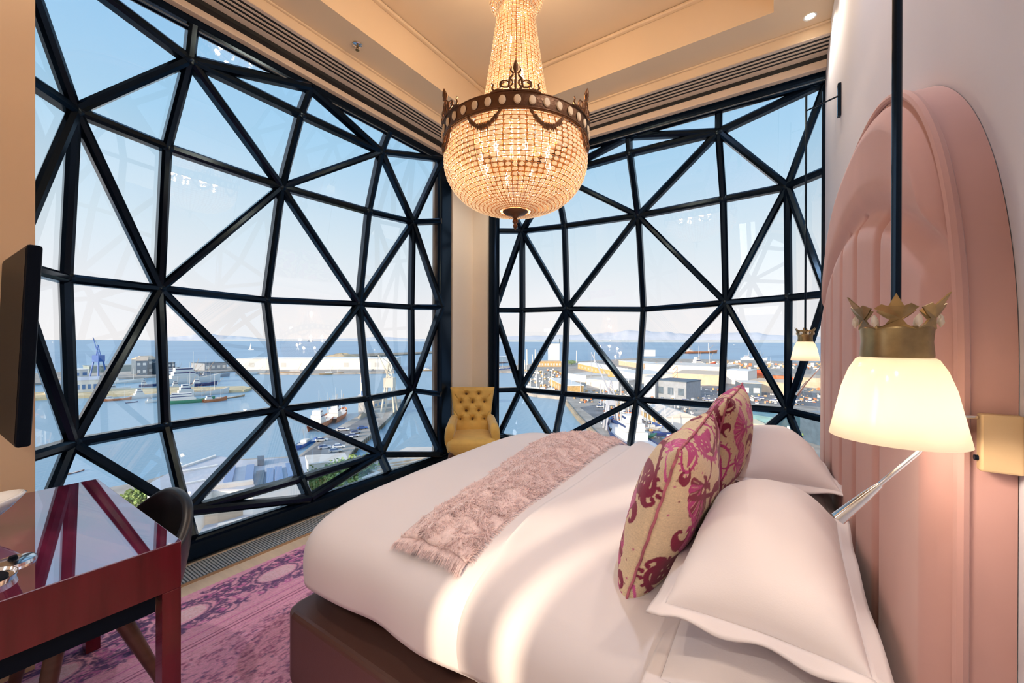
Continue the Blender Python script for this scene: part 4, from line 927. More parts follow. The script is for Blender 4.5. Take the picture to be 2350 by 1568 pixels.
def ship(name, stern, bow, hullm, supm, label, cat='ship', beam=.2, hh=.085, masts=2, sup=(.08, .34), deckm=None, group=None, z=ZS, tiers=3, sc=1):
    a, d, n, L = axes(gp(*stern, z), gp(*bow, z)); B = L*beam; Hh = L*hh*sc; c = a+n*B/2; r = empty(name, tuple(a), 0, label, cat, group)
    def pt(u, v, w): return c+d*(u*L)+n*(v*B/2)+Vector((0, 0, w))
    st = [(0, .75, 1.0), (.15, .95, .95), (.45, 1, .88), (.7, .92, .95), (.88, .55, 1.15), (1, .04, 1.4)]
    h_ = MB()
    def hf(u, v):
        k = u*(len(st)-1); i = min(int(k), len(st)-2); q = k-i; s_ = st[i][0]*(1-q)+st[i+1][0]*q; w = st[i][1]*(1-q)+st[i+1][1]*q; t = st[i][2]*(1-q)+st[i+1][2]*q
        V = [(-1, 1), (-.97, .6), (-.8, .1), (-.5, -.25), (.5, -.25), (.8, .1), (.97, .6), (1, 1)]; k2 = v*7; j = min(int(k2), 6); q2 = k2-j; vv = V[j][0]*(1-q2)+V[j+1][0]*q2; ww = V[j][1]*(1-q2)+V[j+1][1]*q2
        rake = .05*(ww)*max(0, s_-.6)
        return pt(s_+rake-.02, vv*w, ww*Hh*t)
    h_.grid(hf, 15, 7); h_.build('hull', hullm, r, smooth=True, world=True)
    dk_ = MB(); dk_.grid(lambda u, v: pt(u*.97, (-1+2*v)*[.72, .93, .95, .88, .5, .03][min(5, int(u*5))]*.98, Hh*(.80+.55*max(0, u-.6))), 10, 2); dk_.build('deck', deckm or m_roofw, r, world=True)
    s0, s1 = sup
    for k in range(tiers):
        e = .03*k; b0 = Hh*.82+k*Hh*.62; f_ = .72-.1*k; x0, x1 = s0+e, s1-e*1.4
        vs = [pt(x0, -f_, b0), pt(x1, -f_, b0), pt(x1, f_, b0), pt(x0, f_, b0), pt(x0, -f_, b0+Hh*.6), pt(x1-.01, -f_, b0+Hh*.6), pt(x1-.01, f_, b0+Hh*.6), pt(x0, f_, b0+Hh*.6)]
        MB().add(vs, [(0, 3, 2, 1), (4, 5, 6, 7), (0, 1, 5, 4), (1, 2, 6, 5), (2, 3, 7, 6), (3, 0, 4, 7)]).build('wheelhouse' if k == tiers-1 else 'deckhouse', supm, r, world=True)
        if k: 
            g_ = .02; vs = [pt(x0+.01, -f_-.02, b0+Hh*.3), pt(x1-.01, -f_-.02, b0+Hh*.3), pt(x1-.01, -f_-.02, b0+Hh*.48), pt(x0+.01, -f_-.02, b0+Hh*.48)]; MB().add(vs, [(0, 1, 2, 3)]).build('window_band', m_navy, r, world=True)
    for k in range(masts):
        u = [s1-.06, .72, .5][k]; tp = Hh*(4.6-.8*k); MB().tube([pt(u, 0, Hh*.8), pt(u, 0, Hh*.8+tp)], [L*.006, L*.0025], 6).build('mast', m_white2, r, world=True)
        MB().tube([pt(u, 0, Hh*1.6), pt(u+(.16 if k else .1), 0, Hh*.8+tp*.75)], L*.003, 5).build('boom', m_wood, r, world=True)
    return r
def small(name, p, L, hm, label, ang=0, cat='boat', group=None, mast=True):
    q = gp(*p, ZS); q2 = q+Vector((math.cos(ang), math.sin(ang), 0))*L; r = empty(name, tuple(q), 0, label, cat, group); d = (q2-q).normalized(); n = Vector((-d.y, d.x, 0))
    h_ = MB(); h_.add([q+n*L*.12, q-n*L*.12, q+d*L*.7-n*L*.13, q+d*L*1.0, q+d*L*.7+n*L*.13]+[q+n*L*.15+Vector((0, 0, L*.1)), q-n*L*.15+Vector((0, 0, L*.1)), q+d*L*.72-n*L*.16+Vector((0, 0, L*.1)), q+d*L*1.06+Vector((0, 0, L*.14)), q+d*L*.72+n*L*.16+Vector((0, 0, L*.1))], [(0, 1, 2, 3, 4), (9, 8, 7, 6, 5), (0, 5, 6, 1), (1, 6, 7, 2), (2, 7, 8, 3), (3, 8, 9, 4), (4, 9, 5, 0)]); h_.build('hull', hm, r, world=True)
    c = q+d*L*.4+Vector((0, 0, L*.12)); MB().add([c+d*x*L*.15+n*y*L*.09+Vector((0, 0, w*L*.12)) for w in (0, 1) for x, y in ((-1, -1), (1, -1), (1, 1), (-1, 1))], [(0, 3, 2, 1), (4, 5, 6, 7), (0, 1, 5, 4), (1, 2, 6, 5), (2, 3, 7, 6), (3, 0, 4, 7)]).build('cabin', m_white2, r, world=True)
    if mast: MB().tube([c, c+Vector((0, 0, L*.7))], L*.012, 5).build('mast', m_white2, r, world=True)
    return r
def yacht(p, h, label):
    q = gp(*p, ZS); r = empty('sailing_boat', tuple(q), 0, label, 'sailing boat'); d = Vector(Rv); MB().add([q-d*h*.35, q+d*h*.35, q+d*h*.4+Vector((0, 0, h*.09)), q-d*h*.38+Vector((0, 0, h*.09)), q+Fv*h*.1, q+Fv*h*.1+Vector((0, 0, h*.09))], [(0, 1, 2, 3), (0, 4, 1), (3, 2, 5), (0, 3, 5, 4), (1, 4, 5, 2)]).build('hull', m_white2, r, world=True)
    MB().add([q+Vector((0, 0, h*.1))-d*h*.25, q+Vector((0, 0, h*.1))+d*h*.02, q+Vector((0, 0, h))+d*h*.02, q+Fv*.3+Vector((0, 0, h*.1))], [(0, 1, 2), (0, 2, 3), (1, 3, 2)]).build('sail', m_white2, r, world=True)
def crane(p, h, jib, col, label, z=ZQ, lean=.5):
    q = gp(*p, z); r = empty('harbour_crane', tuple(q), 0, label, 'crane'); d = Vector(Rv); n = Vector(Fv); s_ = h*.11; k = MB()
    for x in (-1, 1):
        for y in (-1, 1): k.tube([q+d*x*s_+n*y*s_+Vector((0, 0, 0)), q+d*x*s_*.55+n*y*s_*.55+Vector((0, 0, h*.42))], h*.018, 5)
    k.build('portal_legs', col, r, world=True)
    t = q+Vector((0, 0, h*.42)); MB().add([t+d*x*s_*.75+n*y*s_*.75+Vector((0, 0, w*h*.16)) for w in (0, 1) for x, y in ((-1, -1), (1, -1), (1, 1), (-1, 1))], [(0, 3, 2, 1), (4, 5, 6, 7), (0, 1, 5, 4), (1, 2, 6, 5), (2, 3, 7, 6), (3, 0, 4, 7)]).build('cab', col, r, world=True)
    m_ = MB(); top = t+Vector((0, 0, h*.42))-d*h*.02
    for x in (-1, 1): m_.tube([t+d*x*s_*.5+Vector((0, 0, h*.16)), top], h*.012, 5)
    for i in range(5): z0 = h*(.16+.05*i); m_.tube([t+d*s_*(.5-.09*i)+Vector((0, 0, z0)), t-d*s_*(.5-.09*(i+1))+Vector((0, 0, z0+h*.05))], h*.008, 4)
    m_.build('mast', col, r, world=True)
    tip = t+d*jib[0]*h+Vector((0, 0, jib[1]*h)); j = MB(); st_ = t+Vector((0, 0, h*.14)); up = Vector((0, 0, h*.025))
    j.tube([st_+up, tip], h*.008, 5); j.tube([st_-up, tip], h*.008, 5)
    for i in range(14): a, b = st_.lerp(tip, i/14), st_.lerp(tip, (i+1)/14); f0, f1 = 1-i/14, 1-(i+1)/14; j.tube([a+up*f0, b-up*f1], h*.005, 4); j.tube([a-up*f0, b+up*f1], h*.005, 4)
    j.build('jib', col, r, world=True); MB().tube([top, tip], h*.004, 4).build('cable', m_grey, r, world=True); MB().tube([tip, tip-Vector((0, 0, jib[1]*h*.5))], h*.003, 4).build('hook_line', m_grey, r, world=True)
def lump(name, pts, h, m, label, cat, kind=None, n=60, z=ZQ):
    P = P2(pts, z); cx = sum(p[0] for p in P)/len(P); cy = sum(p[1] for p in P)/len(P); mb = MB()
    def fn(u, v):
        k = u*len(P); i = int(k) % len(P); q = k-int(k); x = P[i][0]*(1-q)+P[(i+1) % len(P)][0]*q; y = P[i][1]*(1-q)+P[(i+1) % len(P)][1]*q
        return (cx+(x-cx)*v, cy+(y-cy)*v, z-1.0+(h+1)*(1-v**2.2)*(1+.2*noise.noise(Vector((u*20, v*6, 2)))))
    mb.grid(fn, n, 8); return tag(mb.build(name, m, smooth='all'), label, cat, kind=kind)
TREEN = [0]
def tree(p, h, w, label, z=ZQ, group='trees below the left window'):
    q = gp(*p, z); r = empty('tree', tuple(q), 0, label, 'tree', group); rr = random.Random(TREEN[0]); TREEN[0] += 1
    MB().tube([q, q+Vector((0, 0, h*.5))], [.35, .2], 6).build('trunk', m_walnut, r, world=True)
    mb = MB(); mb.keep = True
    for k in range(900):
        a, b, c_ = rr.gauss(0, 1), rr.gauss(0, 1), rr.gauss(0, 1); l = math.sqrt(a*a+b*b+c_*c_)+1e-6; f_ = rr.uniform(.6, 1.0)*(1+.25*math.sin(a*3+b*4)); pz = q+Vector((a/l*w*f_, b/l*w*f_, h*.6+c_/l*h*.42*f_))
        s_ = rr.uniform(.25, .55); e1 = Vector((rr.uniform(-1, 1), rr.uniform(-1, 1), rr.uniform(-.5, 1))).normalized()*s_; e2 = e1.orthogonal().normalized()*s_*.7
        k0 = len(mb.v); mb.v += [tuple(pz-e1), tuple(pz+e2), tuple(pz+e1), tuple(pz-e2)]; mb.f.append((k0, k0+1, k0+2, k0+3))
    mb.build('crown', m_leaf, r, world=True)
def car(p, ang, m, label, group=None, z=ZQ, L=4.3):
    q = gp(*p, z); r = empty('car', tuple(q), ang, label, 'car', group)
    b = MB(); b.add([(-L/2, -.85, .3), (L/2, -.85, .3), (L/2, .85, .3), (-L/2, .85, .3), (-L/2, -.85, .95), (L/2, -.8, .85), (L/2, .8, .85), (-L/2, .85, .95)], [(0, 3, 2, 1), (4, 5, 6, 7), (0, 1, 5, 4), (1, 2, 6, 5), (2, 3, 7, 6), (3, 0, 4, 7)]); b.build('body', m, r, bevel=.1)
    g = MB(); g.add([(-L*.42, -.75, .93), (L*.22, -.75, .9), (L*.22, .75, .9), (-L*.42, .75, .93), (-L*.32, -.6, 1.45), (L*.06, -.6, 1.45), (L*.06, .6, 1.45), (-L*.32, .6, 1.45)], [(0, 1, 5, 4), (1, 2, 6, 5), (2, 3, 7, 6), (3, 0, 4, 7)]); g.build('windows', m_navy, r); MB().add([(-L*.32, -.6, 1.46), (L*.06, -.6, 1.46), (L*.06, .6, 1.46), (-L*.32, .6, 1.46)], [(0, 1, 2, 3)]).build('roof', m, r)
    w = MB()
    for x in (-L*.3, L*.3):
        for y in (-.8, .8): w = MB().lathe([(0, -.1), (.32, -.1), (.32, .1), (0, .1)], 10, (x, y, .32), 'y'); w.build('wheel', m_dark, r)
    return r
# ---------------------------------------------------------------- left window: water's edge to horizon
land('breakwater', [(672, 822), (800, 813), (1004, 806.5), (1090, 803), (1090, 805), (1004, 809), (820, 819), (690, 826)], ZQ+1, m_rock, 'long low stone breakwater running out to the right', cat='breakwater')
lump('sand_heap', [(735, 823), (765, 817), (800, 816), (832, 821), (790, 826)], 9, m_sand, 'sandy mound beside the long white warehouse', 'heap')
land('quay', [(535, 846), (700, 838), (860, 841), (905, 847), (905, 854), (700, 857), (545, 855)], ZQ, m_quay, 'sandy quay carrying the long white warehouse', cat='quay')
house('warehouse', (541, 849), (900, 848), 60, 14, m_white2, m_white2, 'long white warehouse on the far quay', wins=5, rows=1, wc=mat('faded_panel', (.62, .60, .56), .8))
ship('fishing_boat', (640, 860), (720, 858), m_wood, m_roofw, 'sandy coloured boat moored left of the warehouse quay', 'boat', masts=1, sup=(.3, .6), tiers=1)
ship('fishing_boat', (735, 861), (790, 859), m_wood, m_white2, 'low wooden boat moored at the middle of the warehouse quay', 'boat', masts=2, sup=(.2, .5), tiers=1)
ship('tug_boat', (838, 857), (862, 853), m_grey, m_white2, 'small dark tug at the right end of the warehouse quay', 'boat', masts=1, tiers=2)
ship('patrol_boat', (972, 852), (1012, 851), m_wood, m_white2, 'small pale vessel under way beside the window post', 'boat', masts=1, tiers=2)
ship('cargo_ship', (706, 784.5), (718, 784.5), m_grey, m_white2, 'tiny white ship far out on the horizon', 'ship', masts=1, tiers=3, hh=.16)
ship('white_ship', (545, 862), (616, 858), m_white2, m_white2, 'white ship with red crane moored before the left end of the warehouse', 'ship', masts=2, tiers=2)
yacht((576, 803), 32, 'white sailing boat alone on the blue sea'); yacht((121, 786), 14, 'tiny white sail at the far left of the sea'); yacht((860, 804), 7, 'white speck of a boat before the breakwater')
land('quay', [(40, 858), (300, 848), (545, 841), (560, 848), (420, 860), (250, 868), (40, 882)], ZQ, m_quay, 'grey outer quay at the left of the harbour', cat='quay')
land('jetty', [(40, 903), (165, 895), (300, 891), (560, 886), (578, 890), (560, 895), (300, 903), (165, 909), (40, 915)], ZQ, mat('ochre_jetty', (.62, .50, .30), .9, var=.2, vscale=.2), 'low yellow-walled jetty in front of the white ships', cat='quay')
house('glass_shed', (168, 868), (203, 866), 22, 8, m_white2, m_white2, 'low white shed with two large glass bays by the blue crane', wins=2)
house('apartment_block', (312, 862), (338, 861), 26, 16, m_slate, m_tan, 'dark blue waterside block with white bays, left of the pair', wins=2, rows=2, wc=m_white2, shape='gable')
house('apartment_block', (339, 860), (366, 858), 24, 17, m_slate, m_tan, 'dark blue waterside block with white bays, right of the pair', wins=2, rows=2, wc=m_white2, shape='gable')
house('apartment_block', (376, 860), (402, 858), 30, 13, m_slate, m_grey, 'low dark block between the harbour ships and the bar crossing', wins=3, rows=2, wc=m_white2)
house('shed', (470, 851), (520, 848), 30, 9, m_grey, m_slate, 'low dark sheds behind the grey vessels', wins=4, rows=1, wc=m_white2)
house('long_shed', (205, 856), (318, 851), 40, 7, mat('grey_green_wall', (.28, .34, .32), .8), mat('grey_green_wall2', (.33, .37, .36), .8), 'long grey-green shed along the outer quay')
crane((226, 868), 40, (-.14, .62), m_blue, 'blue harbour crane on the outer left quay')
house('net_shed', (172, 902), (225, 899), 14, 9, m_white2, m_steel, 'white shed with grey pitched roof on the yellow jetty', shape='gable', wins=4)
house('net_shed', (108, 906), (150, 903), 14, 7, m_white2, m_steel, 'white jetty shed half hidden by the window bar', shape='gable', wins=3)
ship('trawler', (238, 922), (302, 918), m_rust, m_white2, 'white trawler with rust red hull at the near side of the jetty', masts=2, tiers=2, hh=.11)
ship('trawler', (304, 917), (386, 909), m_white2, m_white2, 'large white trawler in front of the yellow jetty', masts=2, tiers=3, hh=.13)
ship('research_ship', (382, 884), (512, 874), m_white2, m_white2, 'big bright white ship with tall masts behind the jetty', masts=3, tiers=3, hh=.12, sup=(.1, .55))
ship('ferry', (380, 930), (494, 922), m_green, m_white2, 'white ship with green hull moored in front of the fleet', masts=2, tiers=3, hh=.10, sup=(.05, .6))
ship('navy_ship', (372, 866), (460, 862), m_grey, m_white2, 'pale grey ship with radar mast behind the fleet', masts=2, tiers=3, hh=.10)
ship('navy_ship', (462, 868), (530, 864), m_grey, m_grey, 'small grey patrol ship behind the fleet', masts=1, tiers=2, hh=.11)
ship('trawler', (400, 914), (530, 903), m_white2, m_white2, 'white trawler with ochre deck gear lying along the jetty end', masts=2, tiers=3, hh=.10, deckm=m_wood)
ship('trawler', (240, 882), (330, 878), m_white2, m_white2, 'white trawler behind the jetty left of the thick bar', masts=2, tiers=2, hh=.11)
for i, (x0, y0, x1, y1, t_) in enumerate([(392, 894, 448, 890, 3), (440, 888, 500, 884, 2), (420, 905, 470, 902, 3), (470, 925, 524, 919, 2), (250, 897, 300, 894, 2), (320, 889, 372, 886, 3), (335, 926, 380, 922, 2), (400, 860, 450, 857, 3)]):
    ship('trawler', (x0, y0), (x1, y1), [m_white2, m_navy, m_white2, m_rust][i % 4], m_white2, ['white', 'dark hulled', 'white', 'orange hulled'][i % 4]+' trawler with '+['a tall', 'a low'][i % 2]+' white bridge, one of the fleet crowded around the jetty', masts=2, tiers=t_, hh=.15, beam=.24, group=['white', 'dark hulled', 'white', 'orange hulled'][i % 4]+' trawlers '+['tall', 'low'][i % 2]+' at the jetty')
ship('barge', (500, 918), (566, 910), m_wood, m_tan, 'sandy barge with tyre fenders at the end of the jetty', 'boat', masts=0, tiers=1, hh=.05, sup=(.05, .2))
ship('patrol_boat', (290, 926), (318, 923), m_navy, m_grey, 'small dark blue boat between the white trawlers', 'boat', masts=1, tiers=1)
ship('barge', (150, 1092), (197, 1080), mat('red_brown_hull', (.22, .08, .06), .8), m_wood, 'red-brown barge in the lower left water', 'boat', masts=0, tiers=1, hh=.06, sup=(.1, .3))
# ---- long pier in the middle
PIER = [(640, 1100), (683, 1048), (735, 1007), (785, 975), (821, 955), (852, 920), (921, 916), (917, 932), (892, 959), (856, 993), (821, 1020), (800, 1047), (820, 1100)]
land('pier', PIER, ZQ, m_quay, 'concrete pier with parked cars running out from the lower left', cat='pier')
fw = MB(); RP = [gp(*p) for p in ((916, 931), (892, 958), (857, 992), (822, 1019), (802, 1045))]
for i in range(len(RP)-1):
    a, b = RP[i], RP[i+1]; k = int((b-a).length/2.2)
    for j in range(k): q = a.lerp(b, j/k); fw.tube([q+Vector((.25, 0, -.3)), q+Vector((.25, 0, -3.5))], .32, 5)
tag(fw.build('fender_piles', mat('timber_piles', (.20, .15, .09), .9, var=.3, vscale=.5)), 'row of timber fender piles along the right side of the pier', 'piles', kind='stuff')
MB_ = land('pier_road', [(690, 1048), (742, 1012), (790, 985), (850, 950), (868, 957), (826, 990), (790, 1020), (760, 1048)], ZQ+.05, m_quay2, 'darker roadway on the pier', bot=ZQ+.001, cat='road')
for i, (x, y, m_, lb) in enumerate([(787, 989, m_white2, 'white van parked on the pier nearest the white trawlers'), (832, 985, m_blue, 'blue car parked highest on the pier row'), (816, 995, m_grey, 'grey car on the pier just below the blue car'), (812, 1003, m_steel, 'silver blue car in the middle of the pier row'), (797, 1006, m_white2, 'white car second from the lower end of the pier row'), (738, 1013, m_white2, 'white car beside the blue boat on the pier'), (778, 1028, m_white2, 'white car alone on the lower pier road'), (770, 1038, m_grey, 'grey car lowest on the pier road'), (745, 1030, m_steel, 'silver car at the middle of the lower pier')]):
    car((x, y), .9+.1*(i % 3), m_, lb, None, L=5.5 if i == 0 else 4.3)
ship('trawler', (738, 990), (778, 963), m_rust, m_white2, 'red and white trawler moored left at the pier', 'boat', masts=2, tiers=3, hh=.12, beam=.26)
ship('trawler', (778, 972), (806, 950), m_rust, m_white2, 'red and white trawler with dark bridge moored further out at the pier', 'boat', masts=2, tiers=3, hh=.12, beam=.26)
ship('tug_boat', (733, 1012), (712, 1020), m_blue, m_blue, 'blue tug moored at the pier', 'boat', masts=2, tiers=2, hh=.14, beam=.3)
ship('tug_boat', (716, 1018), (684, 1036), m_blue, m_white2, 'blue boat with white rail lowest at the pier', 'boat', masts=1, tiers=1, hh=.14, beam=.28)
crane((894, 944), 32, (-.20, .56), mat('crane_cream', (.70, .62, .50), .6), 'tall cream harbour crane at the far end of the pier')
house('signal_tower', (822, 950), (846, 949), 7, 9, m_roofw, m_roofw, 'pale tower base on the pier end', wins=0)
house('signal_tower', (827, 948), (836, 948), 3, 21, m_roofw, m_tan, 'slim pale signal tower on the pier', wins=1, rows=3)
house('shed', (858, 938), (886, 930), 7, 4, m_tan, m_roofw, 'low sheds beside the cream crane', wins=3)
lump('rubble', [(818, 960), (838, 950), (846, 955), (826, 964)], 2, m_rock, 'dark rubble at the foot of the signal tower', 'rubble')
# ---- buildings right below the left window
land('ground', [(-400, 1500), (60, 1180), (200, 1128), (330, 1105), (480, 1058), (700, 1046), (1080, 1046), (1180, 1070), (1180, 1700), (-400, 2400)], ZQ-.4, m_quay, 'paved ground below the windows', cat='ground')
ZR = -27.0
def roofprism(name, pts, zt, wall, roof, label, cat='building', extras=()):
    P = P2(pts, zt); r = empty(name, (P[0][0], P[0][1], ZQ), 0, label, cat)
    MB().prism(P, ZQ-.38, zt-.3).build('walls', wall, r, world=True); MB().prism(P, zt-.29, zt).build('roof', roof, r, world=True)
    for nm, m_, ex, h_ in extras: MB().prism(P2(ex, zt+.02), zt+.01, zt+h_).build(nm, m_, r, world=True)
    return r
roofprism('market_hall', [(338, 1112), (408, 1075), (494, 1046), (560, 1056), (700, 1048), (708, 1100), (580, 1122), (488, 1124), (470, 1140), (360, 1170)], ZR, m_white2, m_steel, 'broad grey roofed hall with blue skylights directly below the left window', 'building',
    [('skylight', m_bglass, [(523, 1078), (541, 1073), (532, 1113), (510, 1116)], .5), ('skylight', m_bglass, [(566, 1072), (584, 1070), (580, 1108), (561, 1110)], .5), ('skylight', m_slate, [(588, 1086), (608, 1084), (604, 1116), (584, 1120)], .5), ('skylight', m_bglass, [(612, 1080), (628, 1078), (627, 1112), (611, 1114)], .5), ('skylight', m_bglass, [(630, 1076), (647, 1075), (650, 1108), (630, 1111)], .5), ('skylight', m_bglass, [(655, 1068), (668, 1066), (676, 1096), (662, 1099)], .5),
     ('parapet', m_roofw, [(488, 1120), (580, 1108), (582, 1112), (490, 1124)], .7), ('plant_box', m_slate, [(590, 1060), (606, 1059), (607, 1068), (591, 1070)], 1.4), ('roof_rib', m_white2, [(410, 1084), (500, 1068), (500, 1070), (410, 1086)], .3), ('roof_rib', m_white2, [(420, 1112), (472, 1102), (472, 1104), (420, 1114)], .3), ('ridge_cap', m_white2, [(408, 1076), (494, 1047), (496, 1049), (410, 1078)], .4)])
roofprism('hall_annex', [(470, 1132), (585, 1114), (588, 1150), (500, 1175), (470, 1180)], ZR-3, m_tan, mat('cream_roof', (.78, .68, .52), .8, var=.12, vscale=.3), 'cream flat roof in front of the grey market hall')
roofprism('lower_roof', [(480, 1192), (600, 1164), (720, 1140), (740, 1188), (560, 1230), (430, 1262)], ZR-5, m_white2, m_steel, 'ribbed pale roof just under the window sill on the left', extras=[('skylight', m_bglass, [(628, 1136), (648, 1132), (649, 1150), (630, 1153)], .5), ('roof_rib', m_white2, [(500, 1205), (700, 1160), (700, 1164), (500, 1209)], .3)])
roofprism('flat_roof', [(700, 1045), (792, 1040), (800, 1056), (708, 1066)], ZR-6, m_white2, m_roofw, 'narrow white roof walkway right of the market hall')
roofprism('kiosk_roof', [(818, 1100), (866, 1082), (900, 1096), (850, 1122)], ZR-6, m_white2, m_roofw, 'small white flat roof among the trees below the window')
roofprism('slatted_roof', [(850, 1078), (905, 1052), (985, 1050), (1005, 1072), (900, 1100)], ZR-7, m_tan, m_roofw, 'cream striped roofs near the foot of the corner post', extras=[('roof_rib', m_tan, [(866, 1078+6*k-10), (990, 1060+6*k-10), (990, 1061.5+6*k-10), (866, 1079.5+6*k-10)], .3) for k in range(4)])
roofprism('boat_shed', [(912, 1036), (935, 1026), (990, 1026), (1000, 1040), (930, 1041)], ZR-9, m_white2, m_roofw, 'low white boat shed at the edge of the near water')
for i, (x, y, h, w) in enumerate([(712, 1140, 8, 4.6), (745, 1125, 9, 5), (775, 1108, 8, 4.6), (800, 1088, 8, 4.5), (830, 1078, 7, 4), (760, 1150, 8, 5), (790, 1135, 7, 4.5), (735, 1165, 8, 5), (350, 1130, 5, 3), (375, 1150, 5, 3), (320, 1140, 5, 3)]):
    tree((x, y+30), h, w, 'leafy green tree in the grove between the roofs and the window foot' if i < 8 else 'small bushy tree behind the desk chair, left of the market hall', group='trees right of the market hall' if i < 8 else 'bushes left of the market hall')
# ---------------------------------------------------------------- right window
land('quay', [(1120, 842), (1185, 838), (1250, 834), (1460, 822), (1700, 826), (2000, 836), (2300, 850), (2300, 1300), (1600, 1300), (1440, 1100), (1425, 1050), (1395, 1018), (1360, 984), (1330, 955), (1305, 925), (1296, 912), (1225, 905), (1190, 897), (1188, 868), (1186, 852), (1120, 852)], ZQ, m_quay, 'broad working quay filling the right window', cat='quay')
land('yard', [(1420, 1000), (1330, 935), (1400, 925), (1500, 975), (1620, 1060), (1560, 1120), (1470, 1100)], ZQ+.04, m_quay2, 'grey asphalt apron of the fishing quay', bot=ZQ+.001, cat='yard')
land('yard', [(1480, 905), (1660, 880), (1900, 905), (1900, 935), (1700, 925), (1500, 925)], ZQ+.04, m_quay2, 'grey yard crowded with cars and boats behind the printed cushion', bot=ZQ+.001, cat='yard')
sw = MB()
for (a, b) in (((1303, 922), (1330, 955)), ((1330, 955), (1362, 985)), ((1362, 985), (1385, 1008))):
    A, B = gp(*a), gp(*b); k = int((B-A).length/1.3)
    for j in range(k):
        q = A.lerp(B, j/k); sw.lathe([(0, .5), (.9, .2), (1.1, -1), (1.0, -3), (0, -3)], 6, (q.x-.6, q.y-.2, q.z))
tag(sw.build('sea_wall', m_rock), 'rough stone sea wall along the near edge of the right quay', 'sea wall', kind='stuff')
house('white_shed', (1143, 832), (1182, 830), 30, 9, m_white2, m_white2, 'long white shed on the far left quay of the right window')
ship('ferry', (1146, 852), (1178, 850), m_blue, m_white2, 'white ferry with blue hull moored in front of the white shed', masts=1, tiers=1, hh=.12)
house('clock_tower', (1261, 838), (1284, 838), 18, 34, m_white2, m_white2, 'tall white silo tower rising above the quay', wins=0)
q = gp(1279, 838)+Vector((0, 8, 34.5)); MB().tube([q, q+Vector((0, 0, 8))], .8, 6).build('tower_mast', m_slate, None); bpy.data.objects['tower_mast']['label'] = 'thin dark mast with knob on top of the white silo tower'; bpy.data.objects['tower_mast']['category'] = 'mast'
for i, (x, y, h) in enumerate([(1209, 838, 25), (1222, 840, 18), (1228, 838, 25), (1233, 839, 22), (1323, 833, 22), (1364, 835, 20), (1204, 850, 14)]):
    q = gp(x, y); t = MB().tube([q, q+Vector((0, 0, h))], [.9, .4] if i else [1.6, .9], 6).build('ship_mast', m_white2); tag(t, 'slender white mast standing on the far quay beside the silo tower', 'mast', 'white masts on the far quay')
house('ochre_hall', (1235, 842), (1288, 842), 20, 8, m_ochre, m_tan, 'ochre building at the foot of the silo tower', wins=8, rows=1, wc=m_roofw)
house('warehouse', (1326, 846), (1414, 869), 22, 7, m_ochre, m_white2, 'long warehouse with ochre front and curved white roof', shape='saw', wins=10, wc=m_tan)
house('warehouse', (1420, 838), (1470, 846), 30, 7, m_tan, m_white2, 'broad white roofed warehouse with tan wall right of the ochre one', wins=0)
house('warehouse', (1300, 872), (1345, 878), 28, 6, m_white2, m_roofw, 'white flat roofed shed left of the blue crane', wins=0)
house('warehouse', (1345, 890), (1420, 898), 30, 7, m_roofw, m_roofw, 'pale shed behind the fishing boats', wins=0)
house('warehouse', (1415, 868), (1463, 880), 35, 8, m_white2, m_white2, 'white roofed hall beside the centre bar', wins=0)
house('open_shed', (1262, 885), (1296, 905), 14, 6, m_ochre, m_white2, 'yellow columned market shed beside the fishing fleet', wins=7, wc=m_tan)
house('cold_store', (1474, 818), (1504, 818), 30, 16, m_white2, m_white2, 'pale cold store block far away beyond the quay', wins=0)
house('long_store', (1480, 852), (1662, 862), 70, 9, m_roofw, m_roofw, 'very long flat pale roof running across the quay', wins=0)
house('tan_store', (1545, 880), (1650, 886), 55, 9, m_tan, mat('tan_roof2', (.70, .55, .42), .8), 'large tan flat roof left of the printed cushion tip', wins=0)
house('office', (1478, 912), (1503, 914), 18, 14, m_white2, m_roofw, 'white upright office block beside the scaffold tower', wins=0)
house('grey_store', (1505, 912), (1575, 920), 22, 12, m_grey, m_slate, 'dark grey weathered store behind the scaffold tower', wins=3, wc=m_slate)
house('grey_store', (1700, 908), (1748, 910), 20, 9, m_slate, m_roofw, 'grey blue box building right of the cushion tip', wins=2, wc=m_white2)
house('hangar', (1660, 880), (1716, 884), 30, 12, m_white2, m_white2, 'white hangar left of the container stack', wins=0)
house('brown_store', (1718, 898), (1815, 906), 30, 8, m_tan, m_tan, 'tan roofed store below the container stack', wins=0)
house('quay_store', (1820, 888), (1960, 896), 40, 8, m_tan, m_tan, 'tan flat roofs beside the pink headboard', wins=0)
house('dark_store', (1836, 1010), (1960, 1046), 25, 11, m_slate, m_grey, 'dark slate blue building low behind the far pillow', wins=0)
house('boat_store', (1450, 950), (1530, 990), 14, 6, m_white2, m_roofw, 'long fish market roof along the apron', shape='gable', wins=8, wc=m_ochre)
house('teal_store', (1640, 975), (1780, 1000), 30, 7, m_teal, m_teal, 'teal grey roof low behind the far pillow', wins=0)
house('cream_roofed_store', (1712, 1002), (1755, 1004), 12, 5, m_tan, mat('cream_roof2', (.8, .7, .5), .8), 'small cream roof just above the far pillow')
